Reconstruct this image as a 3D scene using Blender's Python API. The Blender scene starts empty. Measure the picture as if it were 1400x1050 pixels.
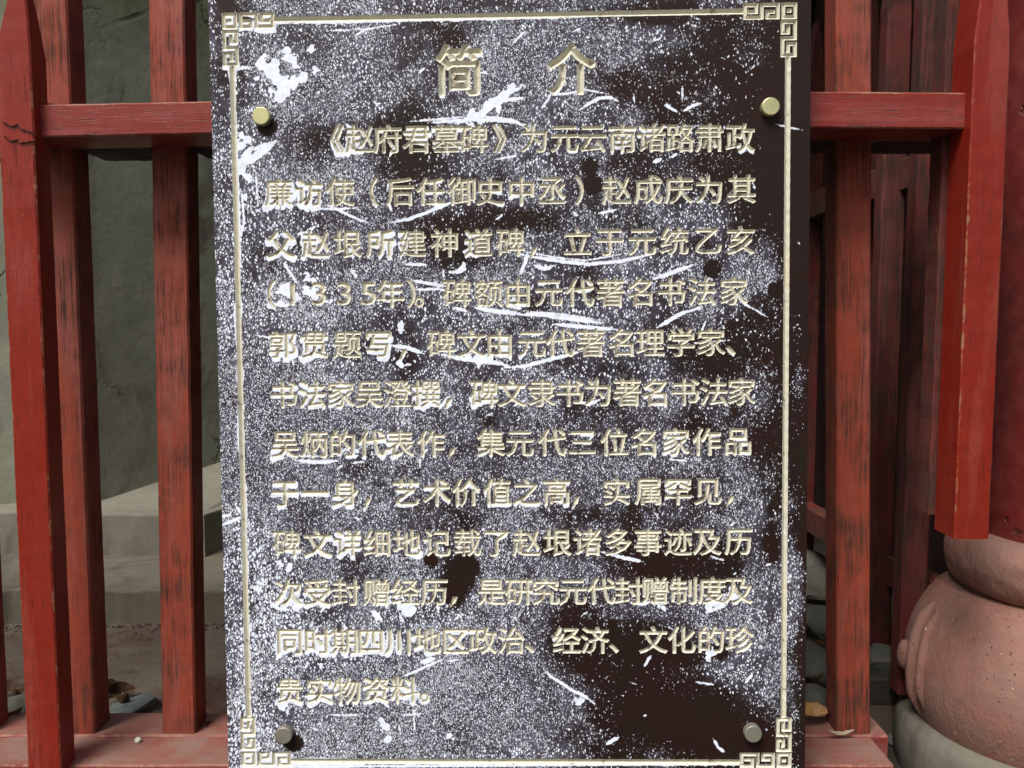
import bpy, bmesh, math, random, time
import numpy as np
from mathutils import Vector, Matrix, Euler
T0 = time.time()
rng = np.random.default_rng(7)
random.seed(11)
S = bpy.context.scene
C = S.collection

# ------------------------------------------------------------------ camera, world, sun, exposure
EZ = 1.5                     # eye height above the paving outside
PITCH = math.radians(4.6)
cam_d = bpy.data.cameras.new('camera')
cam_d.sensor_width = 36.0
cam_d.lens = 1200.0 / 1400.0 * 36.0
cam_d.clip_start = 0.02
cam_d.clip_end = 400
cam = bpy.data.objects.new('camera', cam_d)
C.objects.link(cam)
cam.location = (0, 0, EZ)
cam.rotation_euler = (math.pi / 2 - PITCH, 0, 0)
S.camera = cam

w = bpy.data.worlds.new('World')
S.world = w
w.use_nodes = True
wn, wl = w.node_tree.nodes, w.node_tree.links
bg = wn['Background']
sky = wn.new('ShaderNodeTexSky')
sky.sky_type = 'NISHITA'
sky.sun_disc = False
sky.sun_elevation = math.radians(52)
sky.sun_rotation = math.radians(205)
sky.air_density = 1.6
sky.dust_density = 5.0
sky.ozone_density = 1.5
wl.new(sky.outputs[0], bg.inputs[0])
bg.inputs[1].default_value = 0.062

sun_d = bpy.data.lights.new('sun', 'SUN')
sun_d.energy = 2.5
sun_d.angle = math.radians(24)
sun_d.color = (1.0, 0.97, 0.92)
sun = bpy.data.objects.new('sun', sun_d)
C.objects.link(sun)
# high light from the front, slightly from the left: shadows fall down and a little right
sdir = Vector((-0.32, -0.50, 0.95)).normalized()
sun.rotation_euler = sdir.to_track_quat('Z', 'Y').to_euler()
sun.location = (-1, -3, 6)

S.view_settings.view_transform = 'Standard'
S.view_settings.look = 'None'
S.view_settings.gamma = 1
S.view_settings.exposure = 0.8
S.view_settings.use_curve_mapping = False

# ------------------------------------------------------------------ helpers
F_ = np.array([0, math.cos(PITCH), -math.sin(PITCH)])
U_ = np.array([0, math.sin(PITCH), math.cos(PITCH)])
R_ = np.array([1.0, 0, 0])

def ray(px, py):
    return F_ + R_ * (px - 700) / 1200.0 - U_ * (py - 525) / 1200.0

def at(px, py, Y):
    """world point where the sight line through a photograph pixel meets the upright plane y = Y"""
    d = ray(px, py)
    t = Y / d[1]
    return Vector((d[0] * t, Y, d[2] * t + EZ))

def at_z(px, py, z):
    d = ray(px, py)
    t = (z - EZ) / d[2]
    return Vector((d[0] * t, d[1] * t, z))

def thing(name, label, cat, loc=(0, 0, 0), rotz=0, group=None):
    o = bpy.data.objects.new(name, None)
    C.objects.link(o)
    o.empty_display_size = 0.05
    o.location = loc
    o.rotation_euler = (0, 0, rotz)
    o['label'] = label
    o['category'] = cat
    if group:
        o['group'] = group
    return o

def link(name, me, mat=None, parent=None, loc=(0, 0, 0), rot=(0, 0, 0), kind=None, label=None):
    o = bpy.data.objects.new(name, me)
    C.objects.link(o)
    if mat is not None and not me.materials:
        me.materials.append(mat)
    o.location = loc
    o.rotation_euler = rot
    if parent:
        o.parent = parent
    if kind:
        o['kind'] = kind
    if label:
        o['label'] = label
    return o

def from_bm(bm, name):
    me = bpy.data.meshes.new(name)
    bm.normal_update()
    bm.to_mesh(me)
    bm.free()
    return me

def from_np(name, V, loops, sizes, smooth=False):
    me = bpy.data.meshes.new(name)
    V = np.asarray(V, np.float32)
    me.vertices.add(len(V))
    me.vertices.foreach_set('co', V.ravel())
    me.loops.add(len(loops))
    me.loops.foreach_set('vertex_index', np.asarray(loops, np.int32))
    sizes = np.asarray(sizes, np.int32)
    me.polygons.add(len(sizes))
    st = np.zeros(len(sizes), np.int32)
    st[1:] = np.cumsum(sizes)[:-1]
    me.polygons.foreach_set('loop_start', st)
    me.update(calc_edges=True)
    me.shade_smooth() if smooth else me.shade_flat()
    return me

def box_bm(x0, x1, y0, y1, z0, z1, bevel=0.0, cuts=0, wob=0.0, seed=0):
    bm = bmesh.new()
    bmesh.ops.create_cube(bm, size=1)
    for v in bm.verts:
        v.co = Vector(((x0 + x1) / 2 + v.co.x * (x1 - x0), (y0 + y1) / 2 + v.co.y * (y1 - y0), (z0 + z1) / 2 + v.co.z * (z1 - z0)))
    if cuts:
        long = max((x1 - x0, 0), (y1 - y0, 1), (z1 - z0, 2))[1]
        es = [e for e in bm.edges if abs((e.verts[0].co - e.verts[1].co)[long]) > 1e-6]
        bmesh.ops.subdivide_edges(bm, edges=es, cuts=cuts, use_grid_fill=False)
        # close the loops between the cuts
    if bevel:
        es = [e for e in bm.edges if e.is_manifold and e.calc_face_angle(0) > 0.5]
        bmesh.ops.bevel(bm, geom=es, offset=bevel, segments=2, profile=0.5, affect='EDGES', clamp_overlap=True)
    if wob:
        r = random.Random(seed)
        for v in bm.verts:
            v.co += Vector((r.uniform(-wob, wob), r.uniform(-wob, wob), r.uniform(-wob, wob)))
    return bm

def picket_mesh(name, wd, dp, h, taper=None, tipw=0.35, tiph=0.0, skew=0.0, bevel=0.003, seed=0, wob=0.0003, chips=0.0):
    """upright bar standing on z=0: front face at y=0, with hand-planed unevenness; optional pointed head"""
    r = random.Random(seed)
    n = 40
    zs = [h * i / n for i in range(n + 1)]
    if taper is None:
        prof = [(z, 1.0, 1.0) for z in zs]
    else:
        prof = [(z * taper / h, 1.0, 1.0) for z in zs]
        for k in range(1, 9):
            t = k / 8
            s = 1 - (1 - tipw) * (t ** 1.12)
            prof.append((taper + (tiph) * t, s, (1 - 0.8 * t) if skew else 1.0))
        prof.append((taper + tiph + 0.03, 0.06, 0.15 if skew else 1.0))
    b = bevel
    bm = bmesh.new()
    rings = []
    for z, sx, sy in prof:
        jx = r.uniform(-wob, wob); jy = r.uniform(-wob, wob)
        hw, hd = wd / 2 * sx, dp / 2 * sy
        pts = [(-hw + b, -hd), (hw - b, -hd), (hw, -hd + b), (hw, hd - b), (hw - b, hd), (-hw + b, hd), (-hw, hd - b), (-hw, -hd + b)]
        ring = []
        for (x, y) in pts:
            y -= dp / 2 * (1 - sy)
            c = r.random() < chips
            k = 0.93 if c else 1.0
            sk = skew * max(0, (z - taper) / tiph) ** 1.1 if taper is not None and tiph else 0
            ring.append(bm.verts.new((x * k + sk + jx + r.uniform(-wob, wob) * .5, y * k + dp / 2 + jy, z)))
        rings.append(ring)
    for a, c in zip(rings[:-1], rings[1:]):
        for i in range(8):
            bm.faces.new((a[i], a[(i + 1) % 8], c[(i + 1) % 8], c[i]))
    bm.faces.new(list(reversed(rings[0])))
    bm.faces.new(rings[-1])
    me = from_bm(bm, name)
    return me

def bar_mesh(name, L, dp, ht, bevel=0.003, seed=0, wob=0.0006, n=30):
    """level bar along x from 0 to L, front face at y=0, bottom at z=0"""
    r = random.Random(seed)
    bm = bmesh.new()
    b = bevel
    rings = []
    for i in range(n + 1):
        x = L * i / n
        pts = [(0, b), (b, 0), (dp - b, 0), (dp, b), (dp, ht - b), (dp - b, ht), (b, ht), (0, ht - b)]
        j = r.uniform(-wob, wob); k = r.uniform(-wob, wob)
        rings.append([bm.verts.new((x, y + j, z + k)) for y, z in pts])
    for a, c in zip(rings[:-1], rings[1:]):
        for i in range(8):
            bm.faces.new((a[i], c[i], c[(i + 1) % 8], a[(i + 1) % 8]))
    bm.faces.new(rings[0])
    bm.faces.new(list(reversed(rings[-1])))
    bmesh.ops.recalc_face_normals(bm, faces=bm.faces)
    return from_bm(bm, name)

def lathe_mesh(name, prof, seg=96, a0=0.0, a1=None, smooth=True, noise=0.0, seed=0):
    full = a1 is None
    if full:
        a1 = a0 + 2 * math.pi
    r = random.Random(seed)
    bm = bmesh.new()
    cols = []
    n = seg if full else seg + 1
    for i in range(n):
        a = a0 + (a1 - a0) * i / seg
        cols.append([bm.verts.new((rr * math.cos(a) * (1 + r.uniform(-noise, noise)), rr * math.sin(a) * (1 + r.uniform(-noise, noise)), z)) for rr, z in prof])
    m = len(prof)
    for i in range(seg):
        p, q = cols[i], cols[(i + 1) % n]
        for k in range(m - 1):
            bm.faces.new((p[k], q[k], q[k + 1], p[k + 1]))
    if not full:
        for c in (cols[0], cols[-1]):
            pass
    bmesh.ops.recalc_face_normals(bm, faces=bm.faces)
    me = from_bm(bm, name)
    if smooth:
        me.shade_smooth()
    return me

def smooth_prof(pts, sub=6):
    out = []
    n = len(pts)
    for i in range(n - 1):
        p0 = pts[max(i - 1, 0)]; p1 = pts[i]; p2 = pts[i + 1]; p3 = pts[min(i + 2, n - 1)]
        for k in range(sub):
            t = k / sub
            out.append(tuple(0.5 * ((2 * p1[d]) + (-p0[d] + p2[d]) * t + (2 * p0[d] - 5 * p1[d] + 4 * p2[d] - p3[d]) * t * t + (-p0[d] + 3 * p1[d] - 3 * p2[d] + p3[d]) * t ** 3) for d in (0, 1)))
    out.append(pts[-1])
    return out

def wear_stone(me, amp, seed):
    from mathutils import noise as mn
    for v in me.vertices:
        c = v.co
        n_ = mn.noise(c * 7 + Vector((seed, 0, 0))) + 0.5 * mn.noise(c * 19 + Vector((0, seed, 0))) + 0.25 * mn.noise(c * 45)
        r_ = math.hypot(c.x, c.y)
        if r_ > 1e-4:
            k = 1 + amp * n_ / r_
            v.co = Vector((c.x * k, c.y * k, c.z + amp * 0.5 * mn.noise(c * 11 + Vector((3, 3, seed)))))

# ------------------------------------------------------------------ materials
class NT:
    def __init__(s, name):
        s.m = bpy.data.materials.new(name)
        s.m.use_nodes = True
        s.n = s.m.node_tree.nodes
        s.l = s.m.node_tree.links
        s.b = s.n['Principled BSDF']
        s.tc = None
        s._rnd = None
    def put(s, sock, v):
        if isinstance(v, bpy.types.NodeSocket):
            s.l.new(v, sock)
        elif v is not None:
            if isinstance(v, (tuple, list)) and len(v) == 3 and sock.type == 'RGBA':
                v = (*v, 1)
            sock.default_value = v
    def coord(s, scale=(1, 1, 1), rand=True, gen='Object'):
        if s.tc is None:
            s.tc = s.n.new('ShaderNodeTexCoord')
        o = s.tc.outputs[gen]
        if rand:
            if s._rnd is None:
                oi = s.n.new('ShaderNodeObjectInfo')
                mu = s.n.new('ShaderNodeMath'); mu.operation = 'MULTIPLY'; mu.inputs[1].default_value = 37.0
                s.l.new(oi.outputs['Random'], mu.inputs[0])
                s._rnd = mu.outputs[0]
            ad = s.n.new('ShaderNodeVectorMath'); ad.operation = 'ADD'
            s.l.new(o, ad.inputs[0]); s.l.new(s._rnd, ad.inputs[1])
            o = ad.outputs[0]
        mp = s.n.new('ShaderNodeMapping')
        mp.inputs['Scale'].default_value = scale
        s.l.new(o, mp.inputs[0])
        return mp.outputs[0]
    def noise(s, vec, scale, detail=4, rough=0.55, dist=0.0, out='Fac'):
        t = s.n.new('ShaderNodeTexNoise')
        s.l.new(vec, t.inputs['Vector'])
        t.inputs['Scale'].default_value = scale
        t.inputs['Detail'].default_value = detail
        t.inputs['Roughness'].default_value = rough
        t.inputs['Distortion'].default_value = dist
        return t.outputs[out]
    def voro(s, vec, scale, feature='F1', out='Distance', rnd=1.0):
        t = s.n.new('ShaderNodeTexVoronoi')
        t.feature = feature
        s.l.new(vec, t.inputs['Vector'])
        t.inputs['Scale'].default_value = scale
        t.inputs['Randomness'].default_value = rnd
        return t.outputs[out]
    def ramp(s, fac, lo, hi, a=0.0, b=1.0, smooth=True):
        t = s.n.new('ShaderNodeMapRange')
        t.interpolation_type = 'SMOOTHSTEP' if smooth else 'LINEAR'
        s.put(t.inputs['Value'], fac)
        s.put(t.inputs['From Min'], lo); s.put(t.inputs['From Max'], hi)
        s.put(t.inputs['To Min'], a); s.put(t.inputs['To Max'], b)
        return t.outputs[0]
    def math(s, op, a, b=None):
        t = s.n.new('ShaderNodeMath'); t.operation = op
        s.put(t.inputs[0], a)
        if b is not None:
            s.put(t.inputs[1], b)
        return t.outputs[0]
    def mix(s, fac, a, b, mode='MIX'):
        t = s.n.new('ShaderNodeMix'); t.data_type = 'RGBA'; t.blend_type = mode
        s.put(t.inputs[0], fac); s.put(t.inputs[6], a); s.put(t.inputs[7], b)
        return t.outputs[2]
    def attr(s, name):
        t = s.n.new('ShaderNodeAttribute'); t.attribute_name = name
        return t.outputs['Fac']
    def sep(s, vec):
        t = s.n.new('ShaderNodeSeparateXYZ'); s.l.new(vec, t.inputs[0]); return t.outputs
    def bump(s, h, strength=0.4, dist=0.002, prev=None):
        t = s.n.new('ShaderNodeBump')
        t.inputs['Strength'].default_value = strength
        t.inputs['Distance'].default_value = dist
        s.l.new(h, t.inputs['Height'])
        if prev is not None:
            s.l.new(prev, t.inputs['Normal'])
        return t.outputs[0]
    def done(s, col=None, rough=None, normal=None, spec=None, metal=None):
        s.put(s.b.inputs['Base Color'], col)
        s.put(s.b.inputs['Roughness'], rough)
        if normal is not None:
            s.l.new(normal, s.b.inputs['Normal'])
        if spec is not None:
            s.put(s.b.inputs['Specular IOR Level'], spec)
        if metal is not None:
            s.put(s.b.inputs['Metallic'], metal)
        return s.m

def painted_wood(name, base, faded, under, wear, fade, rough=0.5, axis='z', dust=0.0, streak=1.0, dark=(0.02, 0.013, 0.01)):
    """red oxide paint on wood: fading clouds, bare weathered grain showing through in streaks, chips and grime"""
    k = NT(name)
    sc = (9, 9, 1) if axis == 'z' else ((1, 9, 9) if axis == 'x' else (9, 1, 9))
    g = k.coord(sc)
    v = k.coord()
    fine = (34, 34, 1.3) if axis == 'z' else ((1.3, 34, 34) if axis == 'x' else (34, 1.3, 34))
    gf = k.coord(fine)
    n1 = k.noise(g, 2.2, 5, 0.6, 0.4)
    n2 = k.noise(v, 9, 4, 0.6)
    grain = k.noise(gf, 6, 4, 0.65)
    grain2 = k.noise(gf, 15, 3, 0.6)
    mott = k.noise(v, 60, 3, 0.6)
    col = k.mix(k.ramp(n1, 0.62 - 0.35 * fade, 0.72 - 0.2 * fade), base, faded)
    col = k.mix(k.ramp(mott, 0.3, 0.8, 0, 0.35), col, tuple(c * 0.55 for c in base))
    # worn streaks along the grain
    wsum = k.math('ADD', k.math('MULTIPLY', grain, 0.6 * streak), k.math('MULTIPLY', n2, 0.55))
    wm = k.ramp(wsum, 0.66 - 0.16 * wear, 0.90 - 0.2 * wear)
    col = k.mix(k.math('MULTIPLY', wm, min(1, 0.55 + wear * 0.4)), col, k.mix(k.ramp(grain2, 0.35, 0.65), under, dark))
    # short dark cracks along the grain
    ck = k.ramp(grain2, 0.58 - 0.09 * wear, 0.74, 0, 0.85)
    ck = k.math('MULTIPLY', ck, k.ramp(n2, 0.36, 0.60))
    col = k.mix(ck, col, dark)
    gs = k.sep(k.coord(rand=False, gen='Generated'))
    ax = {'z': (0, 1), 'x': (1, 2), 'y': (1, 2)}[axis]
    d1, d2 = [k.math('SUBTRACT', 0.5, k.math('ABSOLUTE', k.math('SUBTRACT', gs[i], 0.5))) for i in ax]
    rag = k.noise(v, 45, 4, 0.7)
    edge = k.math('ADD', k.math('MAXIMUM', d1, d2), k.math('MULTIPLY', k.math('SUBTRACT', rag, 0.5), 0.22))
    pe = k.math('MULTIPLY', k.ramp(edge, 0.045, 0.02), k.ramp(n2, 0.38, 0.6, 0.05, 0.75))
    col = k.mix(pe, col, (0.30, 0.16, 0.09) if under[0] > 0.12 else (0.10, 0.05, 0.03))
    # grime clouds
    gr = k.ramp(k.noise(v, 6.5, 6, 0.68, 0.4), 0.52, 0.72, 0, 0.55 * min(1, wear + 0.1))
    col = k.mix(gr, col, (0.045, 0.022, 0.014))
    # specks of bare primer
    sp = k.ramp(k.noise(v, 140, 2, 0.5), 0.78, 0.80, 0, 0.5)
    col = k.mix(sp, col, (0.45, 0.36, 0.22))
    if dust > 0:
        ge = k.n.new('ShaderNodeNewGeometry')
        nz = k.sep(ge.outputs['Normal'])[2]
        dm = k.math('MULTIPLY', k.ramp(nz, 0.5, 0.95), k.ramp(k.noise(v, 14, 5, 0.65), 0.3, 0.7, 0.3 * dust, dust))
        col = k.mix(dm, col, (0.19, 0.115, 0.09))
    h = k.math('ADD', k.math('MULTIPLY', grain, 0.5), k.math('ADD', k.math('MULTIPLY', wm, -0.35), k.math('MULTIPLY', mott, 0.25)))
    h = k.math('ADD', h, k.math('MULTIPLY', ck, -0.8))
    nb = k.bump(h, 0.5, 0.0022)
    rg = k.math('ADD', k.ramp(n2, 0.3, 0.7, rough - 0.08, rough + 0.1), k.math('MULTIPLY', wm, 0.25))
    return k.done(col, rg, nb, 0.4)

M = {}
M['post'] = painted_wood('bright red painted wood', (0.215, 0.015, 0.007), (0.24, 0.036, 0.024), (0.16, 0.03, 0.02), 0.12, 0.30, 0.36)
M['rail'] = painted_wood('bright red painted wood level', (0.20, 0.020, 0.014), (0.25, 0.045, 0.04), (0.16, 0.03, 0.02), 0.14, 0.5, 0.42, axis='x', dust=0.5)
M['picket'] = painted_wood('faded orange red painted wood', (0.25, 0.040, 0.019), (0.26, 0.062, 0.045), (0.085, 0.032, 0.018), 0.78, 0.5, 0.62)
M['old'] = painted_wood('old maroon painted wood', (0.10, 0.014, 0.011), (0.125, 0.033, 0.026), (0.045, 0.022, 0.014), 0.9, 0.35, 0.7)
M['old_x'] = painted_wood('old maroon painted wood level', (0.13, 0.02, 0.014), (0.17, 0.05, 0.035), (0.09, 0.04, 0.02), 0.9, 0.35, 0.7, axis='x')
M['shaded_x'] = painted_wood('shade darkened wood level', (0.024, 0.009, 0.006), (0.034, 0.013, 0.009), (0.018, 0.010, 0.007), 0.9, 0.35, 0.8, axis='x')  # darkened colour stands in for shade under the rail
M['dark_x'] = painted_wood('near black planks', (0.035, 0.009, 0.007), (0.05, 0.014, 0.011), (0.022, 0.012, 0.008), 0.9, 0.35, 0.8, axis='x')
M['old_y'] = painted_wood('old maroon painted wood receding', (0.13, 0.02, 0.014), (0.17, 0.05, 0.035), (0.09, 0.05, 0.03), 1.0, 0.35, 0.7, axis='y')
M['sill'] = painted_wood('dusty red painted sill', (0.20, 0.025, 0.022), (0.22, 0.062, 0.052), (0.13, 0.06, 0.05), 0.3, 0.6, 0.7, axis='x', dust=1.0)
M['column'] = None

def column_mat():
    k = NT('peeling dark red lacquer')
    v = k.coord(rand=False)
    n = k.noise(v, 5, 5, 0.6, 0.6)
    p = k.voro(k.coord((1, 1, .6), rand=False), 4.5, 'DISTANCE_TO_EDGE')
    wp = k.noise(v, 24, 4, 0.6)
    edge = k.ramp(k.math('ADD', p, k.math('MULTIPLY', wp, 0.30)), 0.10, 0.125)
    col = k.mix(k.ramp(n, 0.35, 0.7), (0.14, 0.012, 0.011), (0.09, 0.014, 0.012))
    col = k.mix(k.ramp(k.noise(v, 30, 4, .6), 0.35, 0.75, 0, .5), col, (0.22, 0.045, 0.04))
    col = k.mix(k.ramp(edge, 0, 1, 0.6, 0), col, (0.04, 0.015, 0.012))
    h = k.math('ADD', edge, k.math('MULTIPLY', n, 0.9))
    return k.done(col, 0.5, k.bump(h, 0.6, 0.004), 0.4)
M['column'] = column_mat()

def stone_pink():
    k = NT('pink sandstone')
    v = k.coord(rand=False)
    n = k.noise(v, 4.5, 6, 0.6, 0.3)
    n2 = k.noise(v, 28, 5, 0.65)
    n3 = k.noise(v, 170, 3, 0.6)
    col = k.mix(k.ramp(n, 0.35, 0.66), (0.24, 0.105, 0.082), (0.22, 0.135, 0.11))
    col = k.mix(k.ramp(n2, 0.35, 0.72, 0, 0.55), col, (0.29, 0.15, 0.12))
    col = k.mix(k.ramp(k.noise(v, 12, 6, .7), 0.56, 0.74, 0, 0.7), col, (0.12, 0.075, 0.06))
    ch = k.ramp(k.noise(v, 120, 2, 0.5), 0.70, 0.74)
    col = k.mix(ch, col, (0.05, 0.04, 0.045))
    wsp = k.ramp(k.noise(k.coord((1.1, .9, 1.05), rand=False), 130, 2, 0.5), 0.74, 0.77)
    col = k.mix(wsp, col, (0.62, 0.55, 0.5))
    chisel = k.noise(k.coord((14, 14, 3.0), rand=False), 3.0, 3, 0.6, 1.2)
    h = k.math('ADD', k.math('MULTIPLY', n3, 0.3), k.math('ADD', k.math('MULTIPLY', n2, 0.6), k.math('ADD', k.math('MULTIPLY', chisel, 0.6), k.math('MULTIPLY', ch, -0.5))))
    return k.done(col, 0.85, k.bump(h, 0.7, 0.006), 0.25)
M['pink'] = stone_pink()

def concrete(name, a, b, moss=None, moss_lo=0.0, moss_hi=1.0, cracks=True, stain=(0.05, 0.045, 0.035)):
    k = NT(name)
    v = k.coord(rand=False)
    n = k.noise(v, 2.2, 6, 0.62, 0.5)
    n2 = k.noise(v, 22, 5, 0.65)
    n3 = k.noise(v, 130, 3, 0.6)
    col = k.mix(k.ramp(n, 0.32, 0.7), a, b)
    col = k.mix(k.ramp(n2, 0.35, 0.75, 0, 0.5), col, tuple(c * 0.6 for c in a))
    st = k.ramp(k.noise(k.coord((1, 1, .35), rand=False), 3.1, 6, .7, 1.2), 0.48, 0.70, 0, 0.85)
    col = k.mix(st, col, stain)
    if moss:
        z = k.sep(v)[2]
        mm = k.math('ADD', z, k.math('MULTIPLY', n, 0.5))
        col = k.mix(k.ramp(mm, moss_lo, moss_hi), col, k.mix(k.ramp(n2, .35, .7), moss, tuple(c * 0.45 for c in moss)))
    h = k.math('ADD', k.math('MULTIPLY', n3, 0.25), n2)
    if cracks:
        wv = k.n.new('ShaderNodeVectorMath'); wv.operation = 'ADD'
        k.l.new(v, wv.inputs[0])
        k.l.new(k.math('MULTIPLY', k.noise(v, 5, 4, 0.6), 0.35), wv.inputs[1])
        e = k.voro(wv.outputs[0], 1.7, 'DISTANCE_TO_EDGE')
        cr = k.math('MULTIPLY', k.ramp(e, 0.002, 0.02, 0.7, 0), k.ramp(n, 0.5, 0.6))
        col = k.mix(cr, col, (0.015, 0.015, 0.01))
        h = k.math('ADD', h, k.math('MULTIPLY', cr, -1.5))
    return k.done(col, 0.9, k.bump(h, 0.5, 0.004), 0.2)

M['wall'] = concrete('mossy grey stone wall', (0.21, 0.215, 0.165), (0.14, 0.145, 0.11), (0.10, 0.105, 0.035), EZ + 0.15, EZ + 0.75)
M['step'] = concrete('weathered stone step', (0.21, 0.205, 0.165), (0.16, 0.15, 0.12), cracks=False, stain=(0.08, 0.07, 0.05))
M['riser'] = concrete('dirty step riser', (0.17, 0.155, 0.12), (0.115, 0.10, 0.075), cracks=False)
M['floor'] = concrete('dusty courtyard paving', (0.14, 0.115, 0.088), (0.105, 0.08, 0.062), cracks=False, stain=(0.075, 0.035, 0.025))
M['paving'] = concrete('grey outer paving', (0.10, 0.095, 0.08), (0.07, 0.066, 0.055), cracks=False)
M['greystone'] = concrete('grey plinth stone', (0.16, 0.145, 0.12), (0.10, 0.09, 0.075), cracks=False, stain=(0.06, 0.05, 0.04))
M['rock'] = concrete('rubble', (0.11, 0.108, 0.09), (0.05, 0.05, 0.04), cracks=False)

def simple(name, col, rough=0.6, metal=0.0, var=0.3, sc=40, bump=0.2, spec=0.4):
    k = NT(name)
    v = k.coord()
    n = k.noise(v, sc, 4, 0.6)
    c = k.mix(k.ramp(n, 0.3, 0.7), col, tuple(x * (1 - var) for x in col))
    return k.done(c, rough, k.bump(n, bump, 0.001), spec, metal)

M['cream'] = None
def cream_mat():
    k = NT('cream enamel in carving')
    v = k.coord(rand=False)
    n = k.noise(v, 260, 3, 0.6)
    n2 = k.noise(v, 7, 4, 0.6)
    c = k.mix(k.ramp(n2, 0.35, 0.65), (0.60, 0.57, 0.46), (0.56, 0.555, 0.48))
    c = k.mix(k.ramp(n, 0.5, 0.72, 0, 0.4), c, (0.40, 0.34, 0.22))
    c = k.mix(k.ramp(k.noise(v, 55, 4, .7), 0.60, 0.66, 0, 0.75), c, (0.20, 0.15, 0.10))
    c = k.mix(k.ramp(k.noise(v, 70, 3, .7), 0.28, 0.38, 0.6, 0), c, (0.80, 0.82, 0.86))
    return k.done(c, 0.6, k.bump(n, 0.25, 0.0008), 0.3)
M['cream'] = cream_mat()

def board_mat():
    k = NT('dark brown lacquer flaking to white')
    v = k.coord(rand=False)
    sx = k.n.new('ShaderNodeVectorMath'); sx.operation = 'ADD'
    wn_ = k.noise(v, 130, 3, 0.6, 0, 'Color')
    sc_ = k.n.new('ShaderNodeVectorMath'); sc_.operation = 'MULTIPLY_ADD'
    k.l.new(wn_, sc_.inputs[0]); sc_.inputs[1].default_value = (0.0055, 0, 0.0055); k.l.new(v, sc_.inputs[2])
    p = sc_.outputs[0]
    fl = k.n.new('ShaderNodeMapping'); fl.inputs['Scale'].default_value = (1.32, 0.0, 0.78); fl.inputs['Rotation'].default_value = (0, 0.5, 0)
    k.l.new(p, fl.inputs[0]); q = fl.outputs[0]
    dens = k.attr('dens'); wear = k.attr('wear'); size = k.attr('size')
    def layer(scale):
        e = k.voro(q, scale, 'DISTANCE_TO_EDGE')
        c = k.n.new('ShaderNodeTexVoronoi'); c.feature = 'F1'; k.l.new(q, c.inputs['Vector']); c.inputs['Scale'].default_value = scale
        rnd = k.sep(c.outputs['Color'])
        # how far inside the shard, shrunk where the lacquer holds
        th = k.ramp(dens, 0.1, 0.9, 0.24, 0.045, smooth=False)
        th = k.math('ADD', th, k.math('MULTIPLY', rnd[1], 0.13))
        keep = k.ramp(k.math('SUBTRACT', k.math('ADD', k.math('MULTIPLY', dens, 1.3), 0.0), rnd[0]), 0.0, 0.06)
        return k.math('MULTIPLY', k.math('MULTIPLY', keep, k.ramp(k.math('SUBTRACT', e, th), -0.02, 0.05)), k.ramp(rnd[2], 0.0, 0.6, 0.5, 1.0))
    A = layer(215)
    B = layer(350)
    Cc = layer(140)
    m = k.math('ADD', k.math('MULTIPLY', A, k.ramp(size, 0.25, 0.5)), k.math('MULTIPLY', B, k.ramp(size, 0.6, 0.3)))
    m = k.math('MAXIMUM', m, k.math('MULTIPLY', Cc, k.ramp(size, 0.62, 0.85)))
    # bare patches and scratches (wear is a signed distance in millimetres)
    jag = k.math('MULTIPLY', k.math('SUBTRACT', k.noise(v, 150, 4, 0.7), 0.5), 7.0)
    pt = k.math('MULTIPLY', k.ramp(k.math('ADD', wear, jag), -0.6, 0.5), k.ramp(k.noise(v, 45, 4, .65), 0.3, 0.5, 0.72, 1.0))
    m = k.math('MAXIMUM', m, pt)
    m = k.math('MINIMUM', m, 1.0)
    br = k.mix(k.ramp(k.noise(v, 9, 4, .6), .35, .7), (0.018, 0.0075, 0.0065), (0.014, 0.009, 0.007))
    haze_ = k.math('MULTIPLY', k.ramp(dens, 0.28, 0.66, 0, 0.28), k.ramp(k.noise(v, 26, 5, .7), .3, .65, 0.25, 1.0))
    br = k.mix(haze_, br, (0.22, 0.225, 0.34))
    wt = k.mix(k.ramp(k.noise(v, 90, 3, .6), .3, .8), (0.82, 0.87, 0.96), (0.62, 0.68, 0.88))
    col = k.mix(m, br, wt)
    h = k.math('MULTIPLY', m, -1.0)
    rough = k.ramp(m, 0, 1, 0.5, 0.65)
    return k.done(col, rough, k.bump(h, 0.35, 0.0006), 0.16)
M['board'] = board_mat()
M['board_side'] = simple('board edge brown', (0.03, 0.016, 0.012), 0.5)
M['brass'] = simple('pale brass', (0.52, 0.50, 0.27), 0.42, 0.65, 0.12, 60, 0.05)
M['steel'] = simple('dull steel', (0.30, 0.29, 0.24), 0.5, 0.6, 0.15, 60, 0.05)
M['twig'] = simple('dark twig', (0.05, 0.03, 0.022), 0.8)
M['leaf'] = simple('dead brown leaf', (0.09, 0.045, 0.02), 0.7, 0, 0.5, 80)
M['leaf_y'] = simple('yellow dry leaf', (0.34, 0.19, 0.06), 0.6, 0, 0.4, 60)
M['slate'] = simple('slate chip', (0.10, 0.115, 0.11), 0.6, 0, 0.4, 50)
M['pebble'] = simple('pale pebble', (0.5, 0.5, 0.44), 0.8, 0, 0.25, 50)
M['green'] = simple('dark leaves', (0.05, 0.065, 0.02), 0.55, 0, 0.55, 12)
M['tile'] = simple('grey tile', (0.12, 0.12, 0.115), 0.8, 0, 0.3, 20)

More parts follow.
